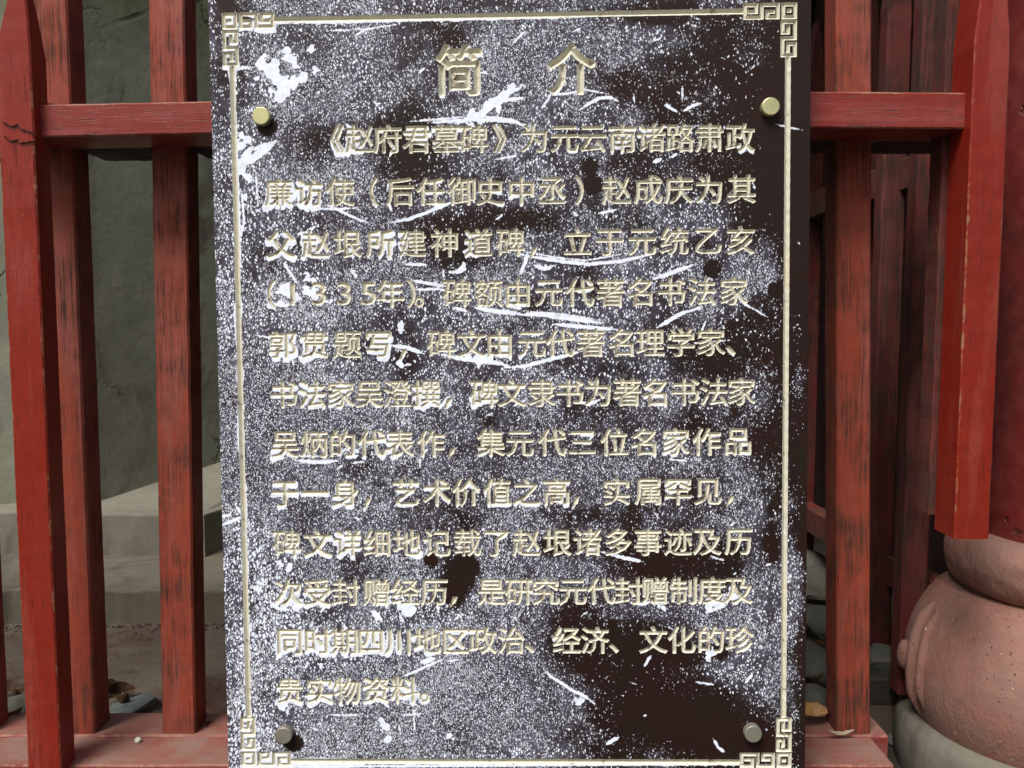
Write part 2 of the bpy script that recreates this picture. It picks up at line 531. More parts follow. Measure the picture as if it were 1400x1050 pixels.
# ------------------------------------------------------------------ setting: paving, courtyard floor, walls
FZ = EZ - 0.85                      # courtyard floor behind the fence
o = link('ground', from_bm(box_bm(-60, 60, -60, 1.50, -0.2, 0.0), 'ground'), M['paving'], kind='structure')
def slab(name, x0, x1, y0, y1, z0, z1, mat, **kw):
    me = from_bm(box_bm(x0, x1, y0, y1, z0, z1), name)
    return link(name, me, mat, **kw)
slab('courtyard_floor', -60, 0.70, 1.60, 80, -0.2, FZ, M['floor'], kind='structure')
slab('courtyard_floor', 0.701, 60, 1.97, 80, -0.2, FZ, M['floor'], kind='structure')
slab('retaining_wall', -12, 0.63, 1.535, 1.596, -0.2, FZ - 0.03, M['greystone'], kind='structure')

# steps and stele plinth on the left, seen between the pickets
def prism(name, poly, z0, z1, mat, rough=0.0, **kw):
    bm = bmesh.new()
    lo = [bm.verts.new((x, y, z0)) for x, y in poly]
    hi = [bm.verts.new((x, y, z1)) for x, y in poly]
    n = len(poly)
    for i in range(n):
        bm.faces.new((lo[i], lo[(i + 1) % n], hi[(i + 1) % n], hi[i]))
    bm.faces.new(hi); bm.faces.new(list(reversed(lo)))
    bmesh.ops.recalc_face_normals(bm, faces=bm.faces)
    es = [e for e in bm.edges if min(v.co.z for v in e.verts) > z0 + 1e-4]
    bmesh.ops.bevel(bm, geom=es, offset=0.006, segments=2, affect='EDGES', profile=0.6)
    if rough:
        from mathutils import noise as mn
        xs_ = [v.co.x for v in bm.verts]
        x = min(xs_) + 0.04
        while x < max(xs_):
            bmesh.ops.bisect_plane(bm, geom=list(bm.verts) + list(bm.edges) + list(bm.faces), plane_co=(x, 0, 0), plane_no=(1, 0, 0))
            x += 0.028
        for v in bm.verts:
            if v.co.z > z0 + 0.01:
                p = v.co * 9
                v.co.y += rough * (mn.noise(p) + 0.6 * mn.noise(p * 3.1))
                v.co.z += rough * 0.7 * (mn.noise(p + Vector((7, 3, 1))) + 0.6 * mn.noise(p * 3.3 + Vector((2, 9, 4)))) - (rough * 0.9 if mn.noise(v.co * 5 + Vector((1, 1, 8))) > 0.35 else 0)
    return link(name, from_bm(bm, name), mat, **kw)

st = thing('stone_steps', 'two pale stone steps on the courtyard floor behind the left pickets', 'steps', (-1.2, 2.35, FZ))
def rel(poly, o):
    return [(x - o.location.x, y - o.location.y) for x, y in poly]
Z1 = EZ - 0.756; Z2 = EZ - 0.623
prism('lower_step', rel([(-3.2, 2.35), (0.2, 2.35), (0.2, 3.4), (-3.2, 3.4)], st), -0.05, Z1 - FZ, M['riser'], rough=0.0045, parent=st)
prism('upper_step', rel([(-3.2, 2.72), (-1.45, 2.71), (-0.955, 2.68), (-0.70, 3.5), (-0.5, 5.0), (-3.2, 5.0)], st), Z1 - FZ - 0.03, Z2 - FZ, M['step'], rough=0.0045, parent=st)

ap = [(-1.36, 2.73, -0.004), (-1.18, 2.725, -0.004), (-0.975, 2.72, -0.004), (-0.75, 3.3, 0.001), (-1.37, 2.90, 0.003), (-1.21, 3.06, 0.045), (-1.05, 3.23, 0.085), (-0.78, 3.54, 0.125)]
bm = bmesh.new()
vv = [bm.verts.new((x + 1.2, y - 2.35, Z2 - FZ + z)) for x, y, z in ap]
for a_i in range(3):
    bm.faces.new((vv[a_i], vv[a_i + 1], vv[a_i + 5], vv[a_i + 4]))
bmesh.ops.recalc_face_normals(bm, faces=bm.faces)
link('mortar_apron', from_bm(bm, 'mortar_apron'), M['step'], st)

wl_ = thing('stone_wall', 'mossy grey stone wall with dark cracks rising behind the left pickets', 'wall', (-1.4, 2.9, Z2))
prism('wall_face', rel([(-3.4, 2.82), (-1.375, 2.86), (-1.35, 2.89), (-1.07, 3.20), (-0.80, 3.5), (-0.75, 5.2), (-3.4, 5.2)], wl_), -0.02, 2.6, M['wall'], parent=wl_)
prism('wall_back', rel([(-1.1, 5.1), (0.6, 5.4), (0.6, 5.8), (-1.1, 5.6)], wl_), -0.02, 2.8, M['wall'], parent=wl_)

# ------------------------------------------------------------------ old picket fence (behind)
YP = 1.645
PW, PD = 0.0645, 0.064
SZ = EZ - 0.8145                     # top of the upper sill
def px_x(px, py, Y):
    return at(px, py, Y).x
fence = thing('picket_fence', 'faded orange red picket fence standing on a dusty sill behind the notice board', 'fence', (0, YP, SZ))
pm = [picket_mesh('picket_a', PW, PD, 1.5, taper=1.54, tiph=0.13, seed=s, wob=0.0004, bevel=0.0035, chips=0.0) for s in (1, 2, 3)]
xC = (px_x(216, 600, YP) + px_x(263, 600, YP)) / 2
xB = (px_x(67, 600, YP) + px_x(115.5, 600, YP)) / 2
xE = (px_x(1140.5, 600, YP) + px_x(1189, 600, YP)) / 2
xs = [xB - 0.2035, xB, xC] + [xC + (xE - xC) * i / 6 for i in range(1, 6)] + [xE]
for i, x in enumerate(xs):
    o = link('picket', pm[i % 3], M['picket'], fence, (x, 0, 0.0))
    if i == len(xs) - 1:
        o.location.x += 0.0215; o.rotation_euler.y = math.radians(-1.75)
    if i == 2:
        o.location.x -= 0.011; o.rotation_euler.y = math.radians(0.8)
for xx in np.arange(xs[0] - 0.2035, -2.6, -0.2035):
    link('picket', pm[1], M['picket'], fence, (float(xx), 0, 0.0))
# transom between the pickets, built piece by piece
def rail_z(x):
    px = 700 + 1200 * x / 1.524
    return at(px, 187.5 - 13 * (px - 55) / 645 if px < 700 else 171.5 + 4.5 * (px - 700) / 624, 1.524).z
tb = at(150, 223, YP + 0.008).z - SZ
allx = sorted([xs[0] - 0.2035] + xs)
for a, b in zip(allx[:-1], allx[1:]):
    L = b - a - PW
    if L <= 0.01:
        continue
    zb = rail_z((a + b) / 2 + fence.location.x) - SZ
    link('transom', bar_mesh('transom', L - 0.001, 0.140, 0.06, seed=int(a * 100) % 97), M['shaded_x'], fence, (a + PW / 2 + 0.0005, -0.003, zb + 0.002))
link('transom', bar_mesh('transom', 0.16, 0.140, 0.06), M['shaded_x'], fence, (xE + PW / 2 + 0.003, -0.003, rail_z(xE) - SZ + 0.002))
link('back_rail', bar_mesh('back_rail', 3.2, 0.03, 0.06), M['shaded_x'], fence, (-2.4, 0.139, rail_z(0) - SZ + 0.006))
# upper sill
sx1 = at(1212, 1012, YP).x
sill_me = bar_mesh('sill_me', sx1 + 2.6, 0.098, 0.10, bevel=0.004, wob=0.0009, seed=5, n=70)
link('sill', sill_me, M['sill'], fence, (-2.6, -0.005, -0.10))

# ------------------------------------------------------------------ newer front fence frame
YF = 1.50
PWA = at(65, 620, YF).x - at(18, 620, YF).x
front = thing('fence_frame', 'bright red front frame of two pointed posts and a level rail', 'fence', (0, YF, EZ - 0.85))
ft = EZ + 0.435 - front.location.z
post_l = picket_mesh('post_left', PWA, 0.052, 1.2, taper=ft, tipw=0.12, tiph=0.15, skew=0.020, bevel=0.0028, seed=9, wob=0.0003)
xa = (at(18, 620, YF).x + at(65, 620, YF).x) / 2
link('post', post_l, M['post'], front, (xa, 0, 0), label='bright red pointed post left of the notice board, cracked across level with the rail')
for t in post_l.vertices:
    pass
# curled paint cracks across the left post
def crack(pts, w0, name='paint_crack'):
    bm = bmesh.new()
    r = random.Random(3)
    up, dn = [], []
    sub = []
    for (a, b) in zip(pts[:-1], pts[1:]):
        for t in np.linspace(0, 1, 7)[:-1]:
            sub.append((a[0] + (b[0] - a[0]) * t, a[1] + (b[1] - a[1]) * t))
    sub.append(pts[-1])
    for i, (px, py) in enumerate(sub):
        w_ = w0 * (0.4 + r.random()) * math.sin(math.pi * (i + 0.6) / (len(sub) + .2))
        j = r.uniform(-1.3, 1.3)
        p = at(px, py + j, YF)
        up.append(bm.verts.new((p.x, YF - 0.0008, p.z + w_)))
        dn.append(bm.verts.new((p.x, YF - 0.0032, p.z - w_ * 0.4)))
    for i in range(len(sub) - 1):
        bm.faces.new((up[i], up[i + 1], dn[i + 1], dn[i]))
    r_ = bmesh.ops.extrude_face_region(bm, geom=list(bm.faces))
    for v in [g for g in r_['geom'] if isinstance(g, bmesh.types.BMVert)]:
        v.co.y = YF + 0.001
    bmesh.ops.recalc_face_normals(bm, faces=bm.faces)
    for v in bm.verts:
        v.co -= Vector(front.location)
    return from_bm(bm, name)
M['crackdark'] = simple('dark split in paint', (0.05, 0.012, 0.01), 0.8)
link('paint_crack', crack([(4, 167), (16, 173), (24, 171), (33, 178), (50, 183)], 0.0013), M['crackdark'], front)
link('paint_crack', crack([(5, 185), (14, 193), (24, 192), (31, 196), (50, 192)], 0.0013), M['crackdark'], front)

# right post: thicker, sawn off above the drum-shaped stone base
pr0 = at(1314.5, 500, YF); pr1 = at(1363, 500, YF)
wR = pr1.x - pr0.x
zR = at(1330, 737, YF).z
hR = EZ + 0.445 - zR
post_r = picket_mesh('post_right', wR, 0.075, 1.2, taper=hR, tipw=0.32, tiph=0.20, bevel=0.003, seed=21, wob=0.0003)
link('post', post_r, M['post'], front, ((pr0.x + pr1.x) / 2, 0, zR - front.location.z), label='bright red pointed post beside the round column, ending above the stone drum')
# packing strip behind the right post
ps = picket_mesh('packing', 0.026, 0.05, 1.0, seed=4, wob=0.001)
link('packing_strip', ps, M['old'], front, (pr0.x + 0.004, 0.078, at(1260, 703, YF + .08).z - front.location.z))
# rails either side of the board (they run on behind it); the left length sags a little
YR = 1.524
def rail_between(pxa, pya, pyb_a, pxb, pyb, pyb_b, Y, dp, name, mat, seed, parent):
    a = at(pxa, pyb_a, Y); b = at(pxb, pyb_b, Y); at_ = at(pxa, pya, Y)
    L = (b - a).length
    me = bar_mesh(name, L, dp, at_.z - a.z, seed=seed, bevel=0.0025, wob=0.0002, n=40)
    ang = math.atan2(b.z - a.z, b.x - a.x)
    return link('rail', me, mat, parent, (a.x - parent.location.x, Y - parent.location.y, a.z - parent.location.z), (0, -ang, 0))
rail_between(55, 143, 187.5, 700, 124, 174.5, YR, 0.112, 'rail_l', M['rail'], 31, front)
rail_between(700.5, 122, 171.5, 1324, 127, 176, YR, 0.112, 'rail_r', M['rail'], 32, front)
# the rails run on behind the posts
for xa_, xb_, y0_ in ((-1.5, at(60, 187, YR).x, 1.556), (at(1318, 176, YR).x, at(1318, 176, YR).x + 0.045, 1.580)):
    xm = at(60, 187, YR).x if xa_ < 0 else xa_
    o = link('rail', bar_mesh('rail_behind', xb_ - xa_, 1.635 - y0_, 0.062, seed=71), M['rail'], front, (xa_, y0_ - YF, rail_z(xm) + 0.002 - front.location.z))
# low rail at the foot
lz = at(200, 1046, YF + 0.03).z
lx1 = at(1222, 1040, YF + 0.03).x
link('foot_rail', bar_mesh('foot_rail', lx1 + 2.6, YP - 0.008 - (YF + 0.03), 0.09, seed=33, bevel=0.003, wob=0.0009, n=80), M['sill'], front, (-2.6, 0.03, lz - 0.09 - front.location.z))

# ------------------------------------------------------------------ side fence running back from the right post
side = thing('side_fence', 'weathered dark red picket fence running back from the right post beside the column', 'fence', (0.95, 1.75, FZ))
sp_m = [picket_mesh('picket_side', 0.058, 0.05, 1.5, taper=1.57, tiph=0.14, seed=s, wob=0.0008, bevel=0.005, chips=0.0) for s in (41, 42)]
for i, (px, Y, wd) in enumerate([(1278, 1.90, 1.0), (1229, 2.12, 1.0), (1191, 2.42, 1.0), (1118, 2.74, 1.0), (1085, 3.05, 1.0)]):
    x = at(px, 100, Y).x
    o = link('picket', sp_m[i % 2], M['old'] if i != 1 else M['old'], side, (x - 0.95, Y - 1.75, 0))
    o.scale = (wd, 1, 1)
zr = EZ + 0.29 - FZ
bm_ = bar_mesh('side_rail', 1.25, 0.05, 0.075, seed=51, wob=0.002)
link('rail', bm_, M['old_y'], side, (0.03, 0.14, zr), (0, 0, math.pi / 2 + 0.03))
link('rail', bm_, M['old_y'], side, (0.03, 0.14, 0.18), (0, 0, math.pi / 2 + 0.03))
# plank wall beyond it
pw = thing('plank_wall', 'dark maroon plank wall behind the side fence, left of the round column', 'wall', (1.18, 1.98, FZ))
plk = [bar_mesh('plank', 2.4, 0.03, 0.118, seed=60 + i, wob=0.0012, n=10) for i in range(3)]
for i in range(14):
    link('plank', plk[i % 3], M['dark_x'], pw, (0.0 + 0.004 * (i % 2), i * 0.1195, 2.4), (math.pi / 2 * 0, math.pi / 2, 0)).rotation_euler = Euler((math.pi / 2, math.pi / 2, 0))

# ------------------------------------------------------------------ column on drum-shaped stone base
CX, CY = 1.135, 1.80
RS = 0.84
colm = thing('round_column', 'thick round dark red column with cracked lacquer at the right edge', 'column', (CX, CY, EZ - 0.46))
link('shaft', lathe_mesh('shaft', [(0.147, 0.0), (0.147, 0.6), (0.147, 1.2), (0.146, 2.2), (0.0, 2.2)], 96), M['column'], colm)
drum = thing('column_base', 'pink carved stone drum base under the round red column', 'column base', (CX, CY, FZ - 0.27))
dz = EZ - drum.location.z
prof = [(0.0, -0.455), (0.18, -0.455), (0.215, -0.457), (0.243, -0.468), (0.264, -0.495), (0.266, -0.522), (0.250, -0.552), (0.215, -0.572)]
prof = [(a * 0.79, -0.455 + (b + 0.455) * 1.08) for a, b in prof]
link('top_moulding', lathe_mesh('top_moulding', [(r_, z + dz) for r_, z in smooth_prof(prof)], 128), M['pink'], drum)
wear_stone(drum.children[-1].data, 0.004, 5)
prof2 = [(0.20, -0.558), (0.245, -0.562), (0.285, -0.585), (0.315, -0.625), (0.335, -0.675), (0.342, -0.73), (0.335, -0.79), (0.312, -0.85), (0.275, -0.905), (0.24, -0.94)]
prof2 = [(a * 0.825, b - 0.018) for a, b in prof2]
link('drum_body', lathe_mesh('drum_body', [(r_, z + dz) for r_, z in smooth_prof(prof2)], 160), M['pink'], drum)
wear_stone(drum.children[-1].data, 0.006, 9)
prof3 = smooth_prof([(0.19, -0.99), (0.25, -0.872), (0.275, -0.866), (0.292, -0.885), (0.298, -0.925), (0.295, -0.97), (0.283, -1.03), (0.28, -1.12)], 4)
link('foot_ring', lathe_mesh('foot_ring', [(r_, z + dz) for r_, z in prof3], 128), M['greystone'], drum)
# carved ribbon bands and knob at the left flank
aL = math.radians(172)
def strip(a_c, hw_, zlo, zhi, off, name):
    pr = smooth_prof(prof2)
    pr = [(r_, z) for r_, z in pr if zlo < z < zhi]
    bm = bmesh.new()
    cols = []
    for j, (da, o_) in enumerate([(-hw_, -0.004), (-hw_ * .8, off * .8), (-hw_ * .3, off), (hw_ * .3, off), (hw_ * .8, off * .8), (hw_, -0.004)]):
        cc = []
        for i, (r_, z) in enumerate(pr):
            t = i / (len(pr) - 1)
            o2 = o_ * min(1, 6 * min(t, 1 - t) + 0.05) if o_ > 0 else o_
            a = a_c + da + 0.04 * math.sin(t * 3.1)
            cc.append(bm.verts.new(((r_ + o2) * math.cos(a), (r_ + o2) * math.sin(a), z + dz)))
        cols.append(cc)
    for p, q in zip(cols[:-1], cols[1:]):
        for i in range(len(pr) - 1):
            bm.faces.new((p[i], p[i + 1], q[i + 1], q[i]))
    bmesh.ops.recalc_face_normals(bm, faces=bm.faces)
    me = from_bm(bm, name); me.shade_smooth()
    return me
link('carved_band', strip(aL + 0.05, 0.045, -0.86, -0.605, 0.014, 'carved_band'), M['pink'], drum)
link('carved_band', strip(aL + 0.19, 0.035, -0.83, -0.62, 0.012, 'carved_band2'), M['pink'], drum)
bm = bmesh.new()
bmesh.ops.create_icosphere(bm, subdivisions=3, radius=1)
for v in bm.verts:
    v.co = Vector((v.co.x * 0.016, v.co.y * 0.020, v.co.z * 0.034))
me = from_bm(bm, 'knob'); me.shade_smooth()
ka = math.radians(166)
link('knob', me, M['pink'], drum, (0.283 * math.cos(ka), 0.283 * math.sin(ka), -0.745 + dz))

# ------------------------------------------------------------------ unseen slab added out of frame to keep the space behind the fence dim
blocker = thing('shade_slab', 'added unseen slab shading the side fence and round column', 'blocker', (0, 1.86, EZ + 1.35))
link('shade_board', from_bm(box_bm(0.25, 5, 0, 4.6, 0, 0.06), 'shade_board'), M['old_x'], blocker, rot=(math.radians(14), 0, 0))

# ------------------------------------------------------------------ notice board
BX, BY, BZ = -0.00216725, 1.47400444, -0.13872525
a_, b_, c_ = map(math.radians, (-1.60386611, -1.35361797, -0.56742056))
FW, FH = 0.95, 1.28436
def rot3(a, b, c):
    return (Matrix.Rotation(b, 3, 'Z') @ Matrix.Rotation(a, 3, 'X') @ Matrix.Rotation(c, 3, 'Y'))
BM = rot3(a_, b_, c_)
MB = np.array(BM)
BO = np.array([BX, BY, BZ])
board = thing('notice_board', 'dark brown notice board with carved cream Chinese text and flaking white wear', 'sign', (BX, BY, BZ + EZ))
board.rotation_mode = 'QUATERNION'
board.rotation_quaternion = BM.to_quaternion()

def to_board(px, py):
    """photograph pixel -> (x, z) in board plane"""
    d = ray(px, py)
    n = MB[:, 1]
    t = (BO @ n) / (d @ n)
    q = MB.T @ (d * t - BO)
    return q[0], q[2]
def board_px(x, z):
    P = BO + x[..., None] * MB[:, 0] + z[..., None] * MB[:, 2]
    f = P @ F_
    return 700 + 1200 * (P @ R_) / f, 525 - 1200 * (P @ U_) / f

ML = 0.0228
bx0, bx1 = -FW / 2 - 0.0212, FW / 2 + 0.0225
bz0, bz1 = -FH / 2 - 0.03, FH / 2 + 0.035
H = 0.001
NX = int(round((bx1 - bx0) / H / 4)) * 4
NZ = int(round((bz1 - bz0) / H / 4)) * 4
gx = bx0 + np.arange(NX + 1) * (bx1 - bx0) / NX
gz = bz0 + np.arange(NZ + 1) * (bz1 - bz0) / NZ
hx = (bx1 - bx0) / NX; hz = (bz1 - bz0) / NZ
SD = np.full((NZ + 1, NX + 1), -0.02, np.float32)
OW = np.zeros((NZ + 1, NX + 1), np.int32)
owners = [None]

def stamp(x0, x1, z0, z1, fn, name, cap, slope):
    owners.append((name, cap, slope))
    k = len(owners) - 1
    i0 = max(0, int((x0 - bx0) / hx) - 1); i1 = min(NX, int((x1 - bx0) / hx) + 2)
    j0 = max(0, int((z0 - bz0) / hz) - 1); j1 = min(NZ, int((z1 - bz0) / hz) + 2)
    X, Z = np.meshgrid(gx[i0:i1 + 1], gz[j0:j1 + 1])
    s = fn(X, Z)
    old = SD[j0:j1 + 1, i0:i1 + 1]
    m = s > old
    old[m] = s[m]
    OW[j0:j1 + 1, i0:i1 + 1][m] = k

def segdist(X, Z, a, b):
    a = np.asarray(a, float); b = np.asarray(b, float)
    d = b - a
    L = d @ d
    t = np.clip(((X - a[0]) * d[0] + (Z - a[1]) * d[1]) / max(L, 1e-12), 0, 1)
    return np.hypot(X - a[0] - t * d[0], Z - a[1] - t * d[1])
def segcheb(X, Z, a, b):
    x0, x1 = min(a[0], b[0]), max(a[0], b[0]); z0, z1 = min(a[1], b[1]), max(a[1], b[1])
    dx = np.maximum(np.maximum(x0 - X, X - x1), 0); dz_ = np.maximum(np.maximum(z0 - Z, Z - z1), 0)
    return np.maximum(dx, dz_)

# glyph outlines from the built-in font
cu = bpy.data.curves.new('glyph', 'FONT')
cu.resolution_u = 3
go = bpy.data.objects.new('glyph', cu)
C.objects.link(go)
GL = {}
def glyph(ch):
    if ch in GL:
        return GL[ch]
    cu.body = ch
    bpy.context.view_layer.update()
    me = bpy.data.meshes.new_from_object(go.evaluated_get(bpy.context.evaluated_depsgraph_get()))
    V = np.array([(v.co.x, v.co.y) for v in me.vertices])
    cnt = {}
    for p in me.polygons:
        for e in p.edge_keys:
            cnt[e] = cnt.get(e, 0) + 1
    E = np.array([[V[a], V[b]] for (a, b), c in cnt.items() if c == 1])
    bpy.data.meshes.remove(me)
    GL[ch] = E
    return E
def glyph_sdf(E, X, Z):
    best = np.full(X.shape, 1e9)
    ins = np.zeros(X.shape, bool)
    for (a, b) in E:
        best = np.minimum(best, segdist(X, Z, a, b))
        c = ((a[1] > Z) != (b[1] > Z))
        if c.any():
            xi = a[0] + (Z - a[1]) * (b[0] - a[0]) / (b[1] - a[1] + 1e-15)
            ins ^= c & (X < xi)
    return np.where(ins, best, -best)

ROWS = [
 (190, 188, '《461 赵492 府530 君570 墓610 碑648 》683 为731 元772 云810 南851 诸890 路930 肃970 政1012'),
 (263, 258, '廉381 访423 使465 （511 后547 任589 御632 史670 中713 丞755 ）792 赵843 成886 庆928 为970 其1014'),
 (334, 328, '父384 赵432 垠475 所520 建564 神608 道654 碑698 ，729 立790 于833 元878 统922 乙968 亥1013'),
 (402, 398, '（371 1400 3436 3470 5504 年534 ）562 。573 碑625 额668 由708 元750 代793 著835 名877 书918 法960 家1003'),
 (471, 467, '郭386 贯430 题475 写518 ，551 碑603 文644 由683 元727 代766 著808 名851 理889 学931 家972 、999'),
 (539, 535, '书388 法427 家466 吴505 澄543 撰583 ，612 碑662 文700 隶741 书779 为818 著858 名897 书937 法976 家1014'),
 (607, 603, '吴390 炳429 的468 代508 表547 作589 ，617 集671 元711 代755 三796 位840 名882 家924 作966 品1009'),
 (674, 671, '于389 一431 身472 ，502 艺555 术597 价637 值680 之720 高761 ，787 实843 属887 罕927 见968 ，998'),
 (743, 740, '碑392 文434 详476 细516 地556 记597 载639 了679 赵720 垠762 诸803 多845 事886 迹927 及967 历1010'),
 (810, 807, '次394 受434 封473 赠515 经554 历594 ，620 是672 研709 究746 元783 代822 封859 赠896 制935 度973 及1010'),
 (877, 874, '同396 时434 期471 四507 川545 地584 区622 政660 治699 、724 经775 济813 、839 文893 化932 的972 珍1011'),
 (944, 940, '贵396 实437 物475 资514 料553 。580'),
]
def place(ch, px, py, em_px, bold, cap, slope, wid=1.0):
    x, z = to_board(px, py)
    em = em_px * 0.001222
    E = glyph(ch)
    cx_, cz_ = 0.5, 0.385
    if ch in '13350':
        mn = E.reshape(-1, 2).min(0); mx = E.reshape(-1, 2).max(0)
        cx_ = (mn[0] + mx[0]) / 2; cz_ = (mn[1] + mx[1]) / 2
        em *= 1.08; wid = 1.12
    if ch in '（）。《》':
        mn = E.reshape(-1, 2).min(0); mx = E.reshape(-1, 2).max(0)
        cx_ = (mn[0] + mx[0]) / 2
    if ch in '，、':
        mn = E.reshape(-1, 2).min(0); mx = E.reshape(-1, 2).max(0)
        cx_ = (mn[0] + mx[0]) / 2
        if ch == '，':
            cz_ = 0.30
    jit = rng.normal(0, 0.0002, 2)
    E2 = (E - np.array([cx_, cz_])) * em * np.array([wid, 1.0]) + np.array([x, z]) + jit
    if ch == '，':     # the carver cut commas as one slanting wedge
        E2 = np.array([[[x + .0055, z - .0095], [x + .0035, z - .0165]], [[x + .0035, z - .0165], [x - .0055, z - .0265]], [[x - .0055, z - .0265], [x - .0005, z - .0095]], [[x - .0005, z - .0095], [x + .0055, z - .0095]]])
        bold = 0.0011
    mn = E2.reshape(-1, 2).min(0) - bold - 0.004; mx = E2.reshape(-1, 2).max(0) + bold + 0.004
    # low-frequency unevenness of the hand-guided cut
    ph = rng.uniform(0, 6.28, 4)
    def fn(X, Z):
        w_ = 0.00022 * (np.sin(X * 900 + ph[0]) * np.sin(Z * 760 + ph[1]) + np.sin(X * 2100 + ph[2]) * np.sin(Z * 1900 + ph[3]))
        return (glyph_sdf(E2, X, Z) + bold + w_).astype(np.float32)
    stamp(mn[0], mx[0], mn[1], mx[1], fn, 'carved_character', cap, slope)

import re
for y0, y1, s in ROWS:
    for tok in s.split():
        ch, px = tok[0], int(tok[1:])
        py = y0 + (y1 - y0) * (px - 380) / 640
        dense = len(glyph(ch)) > 95
        place(ch, px, py, 40.3, 0.00135 if not dense else 0.0011, 0.0034, 1.08, 1.0)
place('简', 628, 96, 72, 0.0029, 0.0075, 1.15, 0.93)
place('介', 781, 94, 70, 0.0031, 0.0075, 1.15, 0.93)
print('glyphs', time.time() - T0)

# fret corners and border lines
u = 0.001218
PATH = [(64, 12.2), (55, 12.2), (55, 3), (70, 3), (70, 19.6), (47.6, 19.6), (47.6, 3), (26, 3), (26, 19.6), (40, 19.6), (40, 12.2), (32.5, 12.2)]
RING = [(3, 3), (18.8, 3), (18.8, 19.6), (3, 19.6), (3, 3)]
DOT = [(10.4, 11.2), (11.4, 11.2)]
for sx_ in (-1, 1):
    for sz_ in (-1, 1):
        def cv(p, swap=False):
            a, b = (p[1], p[0]) if swap else p
            return (sx_ * (FW / 2 - a * u), sz_ * (FH / 2 - b * u))
        segs = []
        for pth, sw in ((PATH, False), (PATH, True), (RING, False), (DOT, False)):
            q = [cv(p, sw) for p in pth]
            segs += list(zip(q[:-1], q[1:]))
        c0 = cv((-6, -6)); c1 = cv((80, 80))
        def fn(X, Z, segs=segs):
            d = np.full(X.shape, 1e9)
            for a, b in segs:
                d = np.minimum(d, segcheb(X, Z, a, b))
            return (2.75 * u - d).astype(np.float32)
        stamp(min(c0[0], c1[0]), max(c0[0], c1[0]), min(c0[1], c1[1]), max(c0[1], c1[1]), fn, 'corner_fret', 0.0036, 1.25)
lw = 3.9 * u
for (a, b) in [((-FW / 2 + 73.5 * u, FH / 2 - 11 * u), (FW / 2 - 73.5 * u, FH / 2 - 11 * u)),
               ((-FW / 2 + 73.5 * u, -FH / 2 + 8.5 * u), (FW / 2 - 73.5 * u, -FH / 2 + 8.5 * u)),
               ((-FW / 2 + 13 * u, -FH / 2 + 74.5 * u), (-FW / 2 + 13 * u, FH / 2 - 74.5 * u)),
               ((FW / 2 - 12 * u, -FH / 2 + 74.5 * u), (FW / 2 - 12 * u, FH / 2 - 74.5 * u))]:
    wig = rng.uniform(0, 6, 2)
    def fn(X, Z, a=a, b=b, wig=wig):
        return (lw - segcheb(X, Z, a, b) + 0.00015 * np.sin((X + Z) * 310 + wig[0])).astype(np.float32)
    stamp(min(a[0], b[0]) - .008, max(a[0], b[0]) + .008, min(a[1], b[1]) - .008, max(a[1], b[1]) + .008, fn, 'border_groove', 0.0052, 1.1)

# ---- wear fields, laid out over the board face
GX, GZ = np.meshgrid(gx, gz)
PX, PY = board_px(GX, GZ)

def vnoise(scale_px, seed):
    r = np.random.default_rng(seed)
    nx = int(1000 / scale_px) + 4; ny = int(1300 / scale_px) + 4
    g = r.random((ny, nx))
    fx = np.clip((PX - 250) / scale_px, 0, nx - 2.001); fy = np.clip((PY + 60) / scale_px, 0, ny - 2.001)
    i = fx.astype(int); j = fy.astype(int)
    tx = fx - i; ty = fy - j
    tx = tx * tx * (3 - 2 * tx); ty = ty * ty * (3 - 2 * ty)
    return (g[j, i] * (1 - tx) + g[j, i + 1] * tx) * (1 - ty) + (g[j + 1, i] * (1 - tx) + g[j + 1, i + 1] * tx) * ty
fb = 0.5 * vnoise(60, 1) + 0.3 * vnoise(28, 2) + 0.2 * vnoise(12, 3)

def blob(cx, cy, rx, ry, ang=0):
    a = math.radians(ang)
    dx = (PX - cx) * math.cos(a) + (PY - cy) * math.sin(a)
    dy = -(PX - cx) * math.sin(a) + (PY - cy) * math.cos(a)
    return np.exp(-((dx / rx) ** 2 + (dy / ry) ** 2))
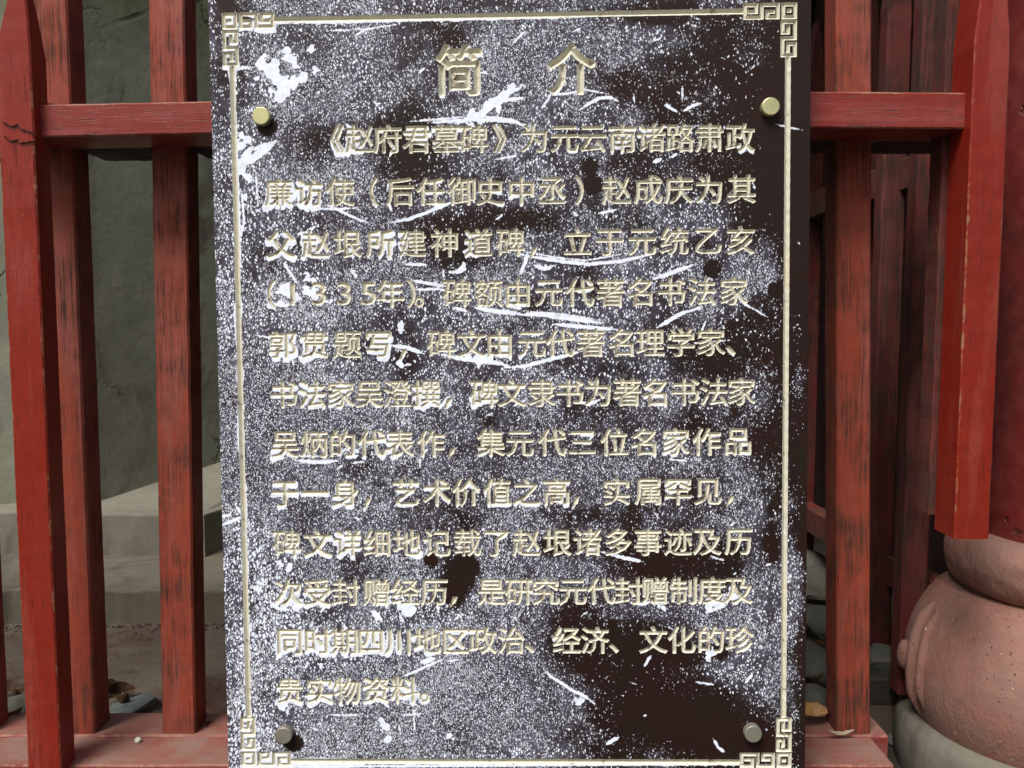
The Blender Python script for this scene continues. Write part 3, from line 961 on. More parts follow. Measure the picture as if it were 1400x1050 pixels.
# broad trend: heavy wear left and low, lacquer intact at right
dens = 0.61 - 0.10 * np.clip((PX - 560) / 520, 0, 1) + 0.03 * np.clip((PY - 500) / 500, 0, 1) * np.clip((900 - PX) / 300, 0, 1)
dens += (fb - 0.5) * 0.75
for cx, cy, rx, ry, an, am in [
    # intact, dark lacquer
    (1100, 100, 40, 330, 0, -0.75), (1000, 110, 110, 90, 0, -0.36), (1050, 260, 70, 60, 0, -0.6), (1108, 330, 22, 200, 0, -0.5),
    (1108, 620, 20, 70, 0, -0.7), (1060, 600, 45, 50, 0, -0.5), (1000, 480, 90, 45, 0, -0.38), (960, 580, 60, 30, 0, -0.25),
    (1110, 900, 16, 200, 0, -0.7), (1098, 730, 14, 40, 0, -0.6), (600, 50, 60, 40, 0, -0.35), (310, 60, 25, 60, 0, -0.35), (560, 215, 45, 40, 0, -0.5),
    (600, 330, 50, 30, 0, -0.25), (545, 180, 120, 25, 0, -0.15), (700, 300, 70, 18, 0, -0.3), (640, 352, 30, 14, 0, -0.3), (810, 395, 30, 14, 0, -0.35), (800, 500, 60, 20, 0, -0.2),
    (890, 955, 105, 75, 0, -0.5), (830, 880, 100, 28, 0, -0.32), (600, 940, 120, 70, -20, 0.25), (700, 70, 45, 80, 25, 0.2), (430, 540, 110, 40, 0, 0.12), (960, 990, 80, 45, 0, -0.4), (985, 890, 14, 12, 0, -0.8), (940, 895, 30, 16, 0, -0.45),
    (632, 785, 24, 26, 0, -0.95), (620, 812, 14, 20, 0, -0.8), (650, 720, 35, 20, 0, -0.3), (760, 745, 30, 16, 0, -0.55), (900, 770, 60, 25, 0, -0.3), (1000, 760, 40, 30, 0, -0.4), (1055, 740, 12, 40, 0, -0.5),
    (400, 540, 60, 14, 0, -0.3), (560, 500, 60, 22, 0, -0.2), (800, 700, 60, 20, 0, -0.25), (1000, 330, 40, 22, 0, -0.2), (735, 845, 60, 25, 0, -0.25),
    (450, 190, 60, 25, -20, -0.2), (820, 110, 60, 30, 0, -0.1), (900, 20, 120, 12, 0, -0.25), (1020, 1020, 60, 30, 0, -0.3), (700, 12, 300, 8, 0, -0.1),
    # heavier wear
    (690, 80, 60, 70, 30, 0.12), (1095, 500, 12, 100, 0, 0.40), (1050, 370, 50, 22, 0, 0.25), (1098, 690, 12, 45, 0, 0.3), (1098, 170, 12, 25, 0, 0.45), (1090, 810, 22, 60, 0, 0.30), (1010, 860, 60, 60, 0, 0.2), (1030, 930, 40, 60, 0, 0.25),
    (310, 400, 18, 220, 0, 0.25), (350, 760, 60, 120, 0, 0.3), (340, 960, 45, 110, 0, 0.35), (560, 900, 240, 60, 0, 0.2), (480, 1000, 160, 50, 0, 0.15), (420, 450, 80, 60, 0, 0.1),
    (380, 110, 60, 50, 0, 0.15), (420, 400, 80, 25, 0, 0.25), (860, 640, 200, 18, 0, 0.1), (760, 620, 60, 40, 0, 0.08), (400, 630, 80, 120, 0, 0.12), (690, 990, 60, 50, 0, 0.15)]:
    dens += am * blob(cx, cy, rx, ry, an)
# round spots where the lacquer survives whole, plus painted shadows beside the studs
for cx, cy, r_ in [(807, 228, 11), (811, 252, 13), (973, 369, 11), (1062, 395, 11), (590, 766, 11), (636, 775, 20), (985, 892, 9), (366, 172, 14), (1053, 163, 10), (402, 1016, 13), (1042, 1020, 16)]:
    d_ = np.hypot(PX - cx, PY - cy) + (fb - .5) * 6
    dens = np.where(d_ < r_, -0.1, dens)
dens = np.clip(np.minimum(dens, 0.62 + (dens - 0.62) * 0.35), 0, 1)
# shard size: coarse at left and bottom left, fine powder in clouds
size = 0.42 + (0.5 * vnoise(90, 11) + 0.5 * vnoise(30, 12) - 0.5) * 0.9
for cx, cy, rx, ry, am in [(330, 960, 60, 90, 0.5), (350, 780, 50, 90, 0.35), (300, 400, 30, 150, 0.2), (370, 250, 60, 100, 0.2), (440, 850, 120, 50, 0.3), (470, 640, 180, 110, -0.22), (640, 970, 110, 60, -0.45), (380, 560, 90, 60, -0.4), (860, 590, 140, 40, -0.25), (600, 110, 100, 60, -0.25), (1090, 500, 30, 200, -0.3), (420, 180, 60, 30, -0.3), (600, 440, 90, 60, 0.15), (340, 110, 40, 60, 0.15), (720, 900, 80, 40, -0.4), (700, 60, 60, 60, -0.15), (900, 820, 200, 160, -0.12)]:
    size += am * blob(cx, cy, rx, ry)
size = np.clip(size, 0, 1)

# bare white patches and scratches: signed distance in millimetres
wear = np.full(PX.shape, -9.0)
VN1 = vnoise(9, 31)
VN2 = vnoise(4, 32)
def streak(pts, w0, w1=None, taper=True):
    """polyline in photograph pixels, half-width in pixels; pointed ends"""
    global wear
    pts = np.array(pts, float)
    if w1 is None:
        w1 = w0
    L = np.concatenate([[0], np.cumsum(np.hypot(*(pts[1:] - pts[:-1]).T))])
    x0, y0 = pts.min(0) - 14; x1, y1 = pts.max(0) + 14
    a = max(0, int(np.interp(x0, PX[NZ // 2], np.arange(NX + 1))) - 12); b = min(NX, int(np.interp(x1, PX[NZ // 2], np.arange(NX + 1))) + 12)
    c = max(0, NZ - int(np.interp(y1, PY[::-1, NX // 2], np.arange(NZ + 1))) - 12); d = min(NZ, NZ - int(np.interp(y0, PY[::-1, NX // 2], np.arange(NZ + 1))) + 12)
    X = PX[c:d + 1, a:b + 1]; Y = PY[c:d + 1, a:b + 1]
    if X.size == 0:
        return
    best = np.full(X.shape, -20.0)
    for i in range(len(pts) - 1):
        p, q = pts[i], pts[i + 1]
        dd = q - p
        l2 = dd @ dd + 1e-9
        t = np.clip(((X - p[0]) * dd[0] + (Y - p[1]) * dd[1]) / l2, 0, 1)
        dist = np.hypot(X - p[0] - t * dd[0], Y - p[1] - t * dd[1])
        s = (L[i] + t * (L[i + 1] - L[i])) / L[-1]
        w_ = w0 + (w1 - w0) * s
        if taper:
            w_ = w_ * np.minimum(1, 0.25 + 3.2 * np.minimum(s, 1 - s))
        best = np.maximum(best, (w_ - dist) * 1.22)
    wear[c:d + 1, a:b + 1] = np.maximum(wear[c:d + 1, a:b + 1], best)
def patch(cx, cy, r_, k=1.0):
    global wear
    j0 = slice(*sorted((int(np.argmin(np.abs(PY[:, NX // 2] - cy - 3 * r_))), int(np.argmin(np.abs(PY[:, NX // 2] - cy + 3 * r_))))))
    i0 = slice(int(np.argmin(np.abs(PX[NZ // 2] - cx + 3 * r_))), int(np.argmin(np.abs(PX[NZ // 2] - cx - 3 * r_))))
    d = np.hypot(PX[j0, i0] - cx, PY[j0, i0] - cy)
    v = (r_ * 0.95 - d + (VN1[j0, i0] - .5) * r_ * 2.2 + (VN2[j0, i0] - .5) * min(r_, 6) * 1.8) * 1.0
    wear[j0, i0] = np.maximum(wear[j0, i0], v)

for p in [(371, 95, 13), (358, 110, 8), (383, 108, 11), (376, 125, 10), (398, 78, 9), (400, 112, 6), (415, 105, 5), (355, 90, 6), (388, 128, 6), (432, 95, 5), (425, 70, 5),
          (334, 195, 8), (332, 225, 9), (338, 240, 5), (334, 270, 4),
          (398, 402, 12), (418, 392, 10), (386, 415, 9), (432, 404, 7), (450, 412, 5), (372, 418, 5),
          (522, 822, 10), (548, 824, 11), (518, 838, 7), (560, 832, 6), (540, 812, 9), (506, 818, 6),
          (528, 996, 7), (532, 1010, 7), (522, 986, 5), (390, 962, 8), (404, 960, 6), (378, 962, 4), (436, 888, 6), (444, 905, 5),
          (648, 160, 10), (665, 150, 8), (678, 140, 9), (690, 132, 7), (660, 165, 7), (697, 120, 5),
          (640, 490, 7), (655, 492, 7), (668, 488, 5), (690, 478, 4), (548, 446, 4), (548, 498, 4), (484, 370, 5), (495, 372, 4), (630, 365, 6), (622, 372, 4),
          (382, 770, 6), (396, 778, 5), (368, 780, 4), (975, 825, 7), (990, 824, 7), (1005, 820, 8), (900, 826, 5), (970, 893, 6), (395, 825, 7), (410, 830, 6),
          (700, 412, 5), (480, 346, 5), (648, 350, 5), (640, 344, 5), (790, 958, 4), (615, 1006, 4), (565, 872, 3), (860, 180, 4), (500, 620, 5), (488, 616, 6)]:
    patch(*p)
for pts, w0 in [
    ([(328, 228), (352, 212), (378, 192)], 6), ([(345, 205), (368, 195)], 3), ([(325, 240), (335, 215), (345, 200)], 6),
    ([(625, 168), (655, 158), (690, 128), (712, 120)], 5.5), ([(662, 140), (700, 136), (718, 134)], 3), ([(560, 166), (600, 163), (640, 159)], 1.6), ([(585, 168), (650, 163), (700, 166), (728, 174)], 2.6), ([(650, 158), (700, 164), (740, 184)], 2.2), ([(678, 170), (686, 180)], 2),
    ([(792, 151), (806, 141), (820, 134), (834, 133), (846, 139)], 2.6), ([(745, 131), (775, 128), (800, 123), (830, 128)], 1.8), ([(742, 146), (752, 132)], 1.8), ([(700, 60), (712, 48), (720, 42)], 1.8),
    ([(908, 143), (926, 153)], 2.3), ([(934, 152), (948, 144), (960, 141)], 2.4), ([(933, 117), (933, 138)], 1.5), ([(866, 128), (868, 143)], 1.5), ([(486, 48), (505, 38)], 1.5),
    ([(415, 285), (460, 286), (500, 283)], 1.6), ([(440, 277), (462, 287), (490, 300), (505, 305)], 2.0), ([(532, 305), (560, 299), (590, 288), (625, 274)], 2.4), ([(565, 298), (600, 282), (634, 272)], 1.6), ([(530, 275), (536, 290)], 2),
    ([(350, 235), (352, 280)], 1.6), ([(405, 320), (420, 318), (432, 308)], 2.4), ([(540, 200), (532, 215)], 2), ([(472, 168), (482, 180), (478, 190)], 2.2), ([(676, 218), (710, 212)], 1.6), ([(818, 292), (845, 286)], 2.2), ([(783, 288), (790, 296)], 1.5), ([(893, 222), (905, 217)], 3.2), ([(916, 216), (926, 210)], 2),
    ([(702, 346), (730, 351), (770, 358), (805, 361), (850, 357), (880, 350), (905, 343)], 2.7), ([(712, 342), (760, 352), (800, 356), (860, 346)], 1.3), ([(722, 344), (718, 360), (710, 376)], 2.7), ([(729, 362), (745, 368), (757, 363)], 3),
    ([(892, 382), (918, 373), (948, 362)], 3.2), ([(898, 448), (912, 440), (928, 430), (945, 424)], 3.2), ([(940, 426), (960, 420)], 2), ([(826, 180), (850, 176)], 1.4),
    ([(562, 383), (590, 388), (612, 392)], 2.6), ([(565, 396), (600, 395), (620, 398)], 2), ([(552, 361), (584, 362)], 2.2), ([(386, 356), (396, 372), (408, 390)], 2.2),
    ([(648, 420), (680, 426), (710, 428)], 3.6), ([(700, 430), (740, 430), (780, 436), (825, 442)], 3), ([(715, 425), (770, 430), (822, 438)], 1.6), ([(755, 443), (800, 447), (845, 451)], 3.2), ([(690, 416), (712, 422)], 3), ([(620, 420), (640, 426)], 2.5),
    ([(600, 484), (640, 492), (680, 496), (700, 502)], 3.4), ([(690, 503), (720, 500), (750, 492), (796, 480)], 2.8), ([(535, 472), (560, 476), (580, 484)], 3.2), ([(498, 472), (505, 480)], 1.4), ([(600, 560), (610, 546), (616, 540)], 2.4), ([(400, 492), (402, 500)], 1.4), ([(350, 458), (370, 462)], 1.5),
    ([(403, 629), (430, 632), (466, 630)], 3), ([(400, 623), (440, 624)], 1.3), ([(574, 622), (574, 640)], 1.5), ([(480, 634), (500, 630)], 1.5),
    ([(790, 549), (806, 553), (820, 546)], 2.4), ([(700, 556), (720, 546)], 1.6), ([(1008, 405), (1018, 416), (1034, 424), (1050, 434)], 1.6), ([(940, 470), (1000, 465)], 0.9),
    ([(368, 822), (380, 832), (398, 834)], 2.6), ([(345, 802), (358, 808)], 4), ([(350, 795), (362, 800)], 2.5), ([(302, 718), (318, 712), (332, 706)], 2.6), ([(300, 706), (316, 704)], 2.4), ([(322, 690), (330, 704)], 2), ([(328, 330), (334, 300), (330, 260)], 1.8),
    ([(834, 758), (855, 763), (880, 768)], 2.8), ([(800, 752), (838, 757)], 1.2), ([(965, 838), (980, 832), (994, 826)], 2.4), ([(860, 824), (880, 826), (890, 822)], 2.2), ([(905, 828), (910, 836)], 3),
    ([(742, 912), (752, 924), (768, 934), (782, 944), (800, 952), (815, 964)], 2.4), ([(880, 912), (890, 896)], 2), ([(950, 932), (975, 936)], 1.6), ([(1018, 935), (1030, 920)], 2), ([(975, 1010), (982, 1022), (992, 1030)], 2.2), ([(828, 1018), (846, 1008)], 3),
    ([(548, 926), (568, 918), (590, 908), (608, 900)], 2), ([(575, 906), (595, 900)], 4), ([(610, 904), (628, 902)], 1.5), ([(448, 977), (470, 978), (494, 977)], 1.5), ([(548, 978), (580, 976)], 1.4), ([(565, 965), (567, 1000)], 1.5), ([(545, 990), (548, 1004)], 1.5), ([(522, 955), (532, 968)], 2.6), ([(470, 855), (475, 862)], 2), ([(425, 858), (428, 848)], 1.5), ([(438, 838), (446, 826)], 2), ([(598, 826), (600, 840)], 1.5), ([(546, 840), (553, 852)], 1.8),
    ([(970, 760), (990, 766)], 1.6), ([(912, 628), (940, 630)], 1.4), ([(320, 95), (335, 92), (345, 94)], 2.4), ([(440, 42), (500, 40), (545, 33)], 1.2), ([(890, 175), (960, 172)], 1), ([(1090, 330), (1094, 334)], 1), ([(1060, 170), (1098, 178)], 1.2)]:
    streak(pts, w0 * 0.86)
# white bleed along the lower lip of the border groove and inside the left line
streak([(372, 32), (500, 29), (640, 26), (800, 24)], 2.2, 1.2)
streak([(325, 34), (365, 33), (374, 30)], 3.4)
streak([(318, 95), (322, 200), (327, 330), (330, 380)], 3.6, 2.2)
streak([(331, 640), (334, 700), (335, 730)], 4)
streak([(398, 1048), (600, 1047), (850, 1045), (1010, 1046)], 1.8)
r2 = random.Random(77)
for _ in range(130):
    x = r2.uniform(300, 1060); y = r2.uniform(5, 1045)
    if x > 780 and r2.random() < 0.45:
        continue
    a = r2.gauss(0.2, 0.7); l = r2.uniform(4, 15)
    mx_, my_ = x + math.cos(a) * l * .5, y - math.sin(a) * l * .5 + r2.uniform(-1.5, 1.5)
    streak([(x, y), (mx_, my_), (x + math.cos(a) * l, y - math.sin(a) * l)], r2.uniform(0.7, 1.4))
# paint lost just under letters (runs of white below the strokes)
sh = 4
below = np.full(SD.shape, -9.0, np.float32)
below[:-sh] = SD[sh:] * 1000
lowf = vnoise(55, 21) * .6 + vnoise(22, 22) * .4 + 0.22 * np.clip((640 - PX) / 300, -1.0, 1) 
wear = np.maximum(wear, np.where(lowf > 0.56, np.minimum(below, 3) + (lowf - 0.64) * 16 - 1.0, -9))
# intact spots and the painted stud shadows stay dark
for cx, cy, r_ in [(807, 228, 11), (811, 252, 13), (973, 369, 10), (1062, 395, 11), (590, 766, 11), (366, 172, 12), (402, 1016, 12), (1042, 1020, 14)]:
    wear = np.where(np.hypot(PX - cx, PY - cy) < r_, -9, wear)
wear = np.clip(wear, -9, 6)
print('fields', time.time() - T0)

# ---- mesh the face: fine cells where the carving is, 4 mm blocks where the face is plain
Vx = GX; Vz = GZ
pos = SD > 0
cell_any = pos[:-1, :-1] | pos[1:, :-1] | pos[:-1, 1:] | pos[1:, 1:]
cell_all = pos[:-1, :-1] & pos[1:, :-1] & pos[:-1, 1:] & pos[1:, 1:]
idx = np.arange((NZ + 1) * (NX + 1)).reshape(NZ + 1, NX + 1)
detail = cell_any.copy()
def blockmax(a, k):
    return a.reshape(a.shape[0] // k, k, a.shape[1] // k, k).max((1, 3))
nearw = (np.abs(wear) < 3.5)
nw = nearw[:-1, :-1]
b2 = blockmax(detail, 2)
b4 = blockmax(detail | nw, 4)
quads = []
# 4x4 blocks
J, I = np.nonzero(~b4)
quads.append(np.stack([idx[J * 4, I * 4], idx[J * 4, I * 4 + 4], idx[J * 4 + 4, I * 4 + 4], idx[J * 4 + 4, I * 4]], -1))
b4up = np.repeat(np.repeat(b4, 2, 0), 2, 1)
J, I = np.nonzero(b4up & ~b2)
quads.append(np.stack([idx[J * 2, I * 2], idx[J * 2, I * 2 + 2], idx[J * 2 + 2, I * 2 + 2], idx[J * 2 + 2, I * 2]], -1))
b2up = np.repeat(np.repeat(b2, 2, 0), 2, 1)
J, I = np.nonzero(b2up & ~cell_any)
quads.append(np.stack([idx[J, I], idx[J, I + 1], idx[J + 1, I + 1], idx[J + 1, I]], -1))
quads = np.concatenate(quads)
# cells touched by carving -> triangles, cut along the outline
J, I = np.nonzero(cell_any)
c00, c10, c11, c01 = idx[J, I], idx[J, I + 1], idx[J + 1, I + 1], idx[J + 1, I]
flip = (J + I) % 2 == 0
t1 = np.where(flip[:, None], np.stack([c00, c10, c11], -1), np.stack([c00, c10, c01], -1))
t2 = np.where(flip[:, None], np.stack([c00, c11, c01], -1), np.stack([c10, c11, c01], -1))
T = np.concatenate([t1, t2])
fx, fz, fs, fo = Vx.ravel(), Vz.ravel(), SD.ravel(), OW.ravel()
P3 = np.stack([fx[T], fz[T], fs[T]], -1).astype(np.float64)       # n,3,(x,z,sd)
oc = np.take_along_axis(fo[T], fs[T].argmax(1)[:, None], 1)[:, 0]
cnt = (P3[:, :, 2] > 0).sum(1)
ins, insO, outs = [P3[cnt == 3]], [oc[cnt == 3]], [P3[cnt == 0]]
def lerp0(a, b):
    t = a[:, 2] / (a[:, 2] - b[:, 2])
    p = a + (b - a) * t[:, None]
    p[:, 2] = 0
    return p
for c in (1, 2):
    sel = cnt == c
    Q = P3[sel]; O = oc[sel]
    s = Q[:, :, 2] > 0
    k = s.argmax(1) if c == 1 else (~s).argmax(1)
    rr = np.arange(len(Q))
    a = Q[rr, k]; b = Q[rr, (k + 1) % 3]; d = Q[rr, (k + 2) % 3]
    ab = lerp0(a, b); ad = lerp0(a, d)
    one = np.stack([a, ab, ad], 1)
    two = np.concatenate([np.stack([ab, b, d], 1), np.stack([ab, d, ad], 1)])
    if c == 1:
        ins.append(one); insO.append(O); outs.append(two)
    else:
        outs.append(one); ins.append(two); insO.append(np.concatenate([O, O]))
ins = np.concatenate(ins); insO = np.concatenate(insO); outs = np.concatenate(outs)
# plate mesh
ov = outs.reshape(-1, 3)
used, inv = np.unique(quads.ravel(), return_inverse=True)
PV = np.concatenate([np.stack([fx[used], np.zeros(len(used)), fz[used]], -1), np.stack([ov[:, 0], np.zeros(len(ov)), ov[:, 1]], -1)])
loops = np.concatenate([inv.ravel(), len(used) + np.arange(len(ov))])
sizes = np.concatenate([np.full(len(quads), 4), np.full(len(outs), 3)])
plate = from_np('board_face', PV, loops, sizes)
gi = np.clip(np.rint((ov[:, 0] - bx0) / hx).astype(int), 0, NX); gj = np.clip(np.rint((ov[:, 1] - bz0) / hz).astype(int), 0, NZ)
gidx = idx[gj, gi]
for nm, arr in (('dens', dens), ('wear', wear), ('size', size)):
    f = arr.ravel()
    at_r = plate.attributes.new(nm, 'FLOAT', 'POINT')
    at_r.data.foreach_set('value', np.concatenate([f[used], f[gidx]]).astype(np.float32))
link('board_face', plate, M['board'], board)
# carved pieces
order = np.argsort(insO, kind='stable')
ins = ins[order]; insO = insO[order]
nch = 0
for k in range(1, len(owners)):
    lo, hi = np.searchsorted(insO, [k, k + 1])
    if hi <= lo:
        continue
    nm, cap, slope = owners[k]
    t = ins[lo:hi].reshape(-1, 3)
    key = np.round(t[:, :2] * 1e6).astype(np.int64)
    uq, fi, inv_ = np.unique(key, axis=0, return_index=True, return_inverse=True)
    t = t[fi]
    y = np.minimum(np.maximum(t[:, 2], 0), cap) * slope
    cxm = (t[:, 0].min() + t[:, 0].max()) / 2; czm = (t[:, 1].min() + t[:, 1].max()) / 2
    Vv = np.stack([t[:, 0] - cxm, y, t[:, 1] - czm], -1)
    me = from_np(nm, Vv, inv_.ravel(), np.full(hi - lo, 3))
    link(nm, me, M['cream'], board, (cxm, 0, czm))
    nch += hi - lo
bpy.data.objects.remove(go)
# body of the board behind the face
body = from_bm(box_bm(bx0 + 1e-4, bx1 - 1e-4, 0.0095, 0.0165, bz0 + 1e-4, bz1 - 1e-4), 'board_back')
link('board_back', body, M['board_side'], board)
bm = bmesh.new()
cs = [(bx0, bz0), (bx1, bz0), (bx1, bz1), (bx0, bz1)]
f0 = [bm.verts.new((x, 0, z)) for x, z in cs]; f1 = [bm.verts.new((x, 0.010, z)) for x, z in cs]
for i in range(4):
    bm.faces.new((f0[i], f0[(i + 1) % 4], f1[(i + 1) % 4], f1[i]))
bmesh.ops.recalc_face_normals(bm, faces=bm.faces)
link('board_edge', from_bm(bm, 'board_edge'), M['board_side'], board)

# stud caps
def stud_mesh(name, seg=40):
    r_ = 0.0147
    pr = [(0.0, -0.0135), (r_ * 0.9, -0.0135), (r_ * 0.975, -0.0128), (r_, -0.0115), (r_, -0.001), (r_ * 1.0, 0.001)]
    me = lathe_mesh(name, [(a, b) for a, b in pr], seg, smooth=False)
    return me
sm_b, sm_s = stud_mesh('stud_brass'), stud_mesh('stud_steel')
for (px, py, me, mt, lb) in [(356.5, 158.5, sm_b, 'brass', 'pale brass stud cap, upper left'), (1054.5, 145.5, sm_b, 'brass', 'pale brass stud cap, upper right'), (387.5, 1006.5, sm_s, 'steel', 'dull grey stud cap, lower left'), (1030.5, 1004.5, sm_s, 'steel', 'dull grey stud cap, lower right')]:
    x, z = to_board(px, py)
    # the cap stands proud, so its foot sits a touch nearer the middle of the view
    x -= 0.0135 * (x / 1.47); z -= 0.0135 * ((z + BZ) / 1.47)
    link('stud', me, M[mt], board, (x, 0, z), (-math.pi / 2, 0, 0), label=lb)

# ------------------------------------------------------------------ litter behind the fence
def on_floor(px, py, dz_):
    p = at_z(px, py, FZ + dz_)
    if p.x > 0.7 and p.y < 1.98:
        p = at_z(px, py, FZ - 0.13 + dz_)
    return p
def rock_mesh(name, r_, seed, flat=0.6):
    rr = random.Random(seed)
    bm = bmesh.new()
    bmesh.ops.create_icosphere(bm, subdivisions=3, radius=r_)
    ax = [Vector((rr.gauss(0, 1), rr.gauss(0, 1), rr.gauss(0, 1))).normalized() for _ in range(9)]
    cut = [rr.uniform(0.6, 0.9) * r_ for _ in ax]
    for v in bm.verts:
        for a, c in zip(ax, cut):
            d = v.co.dot(a)
            if d > c:
                v.co -= a * (d - c) * 0.9
        v.co.z *= flat
        v.co += Vector((rr.uniform(-1, 1), rr.uniform(-1, 1), rr.uniform(-1, 1))) * r_ * 0.02
    me = from_bm(bm, name)
    return me
def tag(o, label, cat, group=None):
    o['label'] = label; o['category'] = cat
    if group:
        o['group'] = group
    return o
def leaf_mesh(name, L, W, seed, curl=0.5):
    rr = random.Random(seed)
    bm = bmesh.new()
    n = 8
    rows = []
    for i in range(n + 1):
        t = i / n
        w_ = W * math.sin(math.pi * min(1, t * 0.96 + 0.03)) ** 0.8 * rr.uniform(0.8, 1.1)
        zc = curl * L * (t - 0.5) ** 2 + rr.uniform(-1, 1) * L * 0.015
        rows.append([bm.verts.new((L * (t - .5), -w_ / 2, zc + w_ * 0.35 + rr.uniform(0, .1) * w_)), bm.verts.new((L * (t - .5), 0, zc)), bm.verts.new((L * (t - .5), w_ / 2, zc + w_ * 0.4))])
    for a, b in zip(rows[:-1], rows[1:]):
        for k in range(2):
            bm.faces.new((a[k], a[k + 1], b[k + 1], b[k]))
    r_ = bmesh.ops.extrude_face_region(bm, geom=list(bm.faces))
    for v in [g for g in r_['geom'] if isinstance(g, bmesh.types.BMVert)]:
        v.co.z += 0.0006
    bmesh.ops.recalc_face_normals(bm, faces=bm.faces)
    return from_bm(bm, name)

# rubble seen right of the board and by the drum
for i, (px, py, r_, z) in enumerate([(1112, 800, 0.10, 0.02), (1122, 850, 0.09, 0.01), (1108, 905, 0.085, 0.01), (1120, 960, 0.06, 0.0), (1212, 905, 0.07, 0.0), (1226, 1012, 0.024, 0), (1205, 980, 0.045, 0.0), (1090, 780, .12, .03)]):
    p = on_floor(px, py, r_ * 0.35)
    me = rock_mesh('rock', r_, 100 + i, 0.55)
    labs = ['flat grey rock highest in the strip right of the board', 'grey rock second down in the gap beside the board', 'pale grey rock third down in the gap beside the board', 'small grey rock low in the gap above the yellow leaf', 'dark rock on the floor between the orange picket and stone drum', 'small pale stone beside the grey foot of the drum', 'small dark stone at the picket foot near the drum', 'large grey rock half hidden behind the right board edge']
    o = link('rock', me, M['rock'], None, p, (0, 0, i * 1.3))
    tag(o, labs[i], 'rock', 'rubble behind the fence')
# dead leaves
lf = [leaf_mesh('leaf_a', 0.075, 0.04, 1, 1.0), leaf_mesh('leaf_b', 0.055, 0.03, 2, 1.6), leaf_mesh('leaf_c', 0.085, 0.035, 3, 0.7)]
for i, (px, py, mt, k, rz, tilt, lb) in enumerate([
    (158, 948, 'leaf', 0, 1.0, 0.9, 'crumpled dark brown leaf standing up beside the left double picket'),
    (164, 962, 'leaf', 1, 2.2, 0.5, 'curled dark leaf lying against slate chip behind left pickets'),
    (150, 940, 'leaf', 2, 0.3, 1.1, 'upright brown leaf half hidden behind the left picket'),
    (12, 944, 'leaf', 2, 0.2, 0.3, 'dark brown leaf at the left edge above a pale stone'),
    (22, 955, 'leaf', 1, 1.7, 0.4, 'small curled dark leaf beside the leftmost bright red post'),
    (14, 985, 'leaf', 0, 2.9, 0.1, 'dark leaf under the pale stone at left edge'),
    (1212, 880, 'leaf', 0, 0.5, 0.2, 'brown leaf on the dark floor right of the orange picket'),
    (1200, 935, 'leaf', 2, 2.0, 0.2, 'brown leaf on rubble right of the orange picket'),
    (1222, 960, 'leaf_y', 1, 0.9, 0.4, 'rusty yellow leaf standing beside the stone drum foot'),
    (1214, 950, 'leaf', 0, 1.9, 0.7, 'dark leaf leaning on rubble left of the drum foot'),
    (1204, 895, 'leaf', 1, 0.4, 0.6, 'small brown leaf farther back beside the orange picket'),
    (1118, 885, 'leaf', 2, 0.8, 0.3, 'dark leaf wedged between rocks right of the board edge'),
    (1113, 935, 'leaf_y', 1, 2.4, 0.3, 'small tan leaf lying on rocks right of the board edge'),
    (292, 1000, 'leaf', 1, 0.6, 0.5, 'small dark leaf in the gap between picket and board, lower left')]):
    p = on_floor(px, py, 0.018)
    o = link('dead_leaf', lf[k], M[mt], None, p, (tilt, 0.3, rz))
    tag(o, lb, 'leaf', 'dead leaves behind the fence')
p = at(1116, 1003, 1.62)
o = link('dead_leaf', leaf_mesh('leaf_big', 0.10, 0.055, 8, 0.5), M['leaf_y'], None, (p.x + 0.01, 1.69, SZ + 0.012), (0.15, 0.05, 0.2))
tag(o, 'broad tan yellow leaf on the sill at the lower right corner of the board', 'leaf', 'dead leaves behind the fence')
o = link('dead_leaf', leaf_mesh('leaf_small', 0.055, 0.012, 9, 0.9), simple('dry tan leaf', (0.30, 0.24, 0.17), 0.7), None, (at(1146, 1018, 1.64).x, 1.632, lz + 0.005), (0.15, 0.05, 0.12))
tag(o, 'grey dry leaf tucked under the foot of the orange picket right of the board', 'leaf', 'dead leaves behind the fence')
# slate chip, curved twig, pebbles
bm = bmesh.new()
poly = [(-0.05, -0.02), (0.01, -0.034), (0.055, 0.0), (0.045, 0.03), (-0.03, 0.02)]
a = [bm.verts.new((x, y, 0)) for x, y in poly]; b = [bm.verts.new((x * .97, y * .97, 0.008)) for x, y in poly]
for i in range(5):
    bm.faces.new((a[i], a[(i + 1) % 5], b[(i + 1) % 5], b[i]))
bm.faces.new(b); bm.faces.new(list(reversed(a)))
o = link('slate_chip', from_bm(bm, 'slate_chip'), M['slate'], None, at_z(176, 968, FZ + 0.012), (0.2, -0.15, 0.3))
tag(o, 'flat grey green slate chip lying behind the left pickets', 'stone')
def tube_mesh(name, pts, r_, seg=8):
    bm = bmesh.new()
    rings = []
    for i, p in enumerate(pts):
        p = Vector(p)
        d = (Vector(pts[min(i + 1, len(pts) - 1)]) - Vector(pts[max(i - 1, 0)])).normalized()
        u_ = d.cross(Vector((0, 0, 1))).normalized(); v_ = u_.cross(d)
        rr_ = r_ * (1 - 0.4 * i / len(pts))
        rings.append([bm.verts.new(p + (u_ * math.cos(t) + v_ * math.sin(t)) * rr_) for t in np.linspace(0, 2 * math.pi, seg, endpoint=False)])
    for a, b in zip(rings[:-1], rings[1:]):
        for k in range(seg):
            bm.faces.new((a[k], a[(k + 1) % seg], b[(k + 1) % seg], b[k]))
    bm.faces.new(rings[-1]); bm.faces.new(list(reversed(rings[0])))
    bmesh.ops.recalc_face_normals(bm, faces=bm.faces)
    me = from_bm(bm, name); me.shade_smooth(); return me
pt = [at_z(px, py, FZ + 0.012) for px, py in [(165, 950), (180, 949), (195, 951), (210, 955), (222, 961), (232, 970), (240, 985)]]
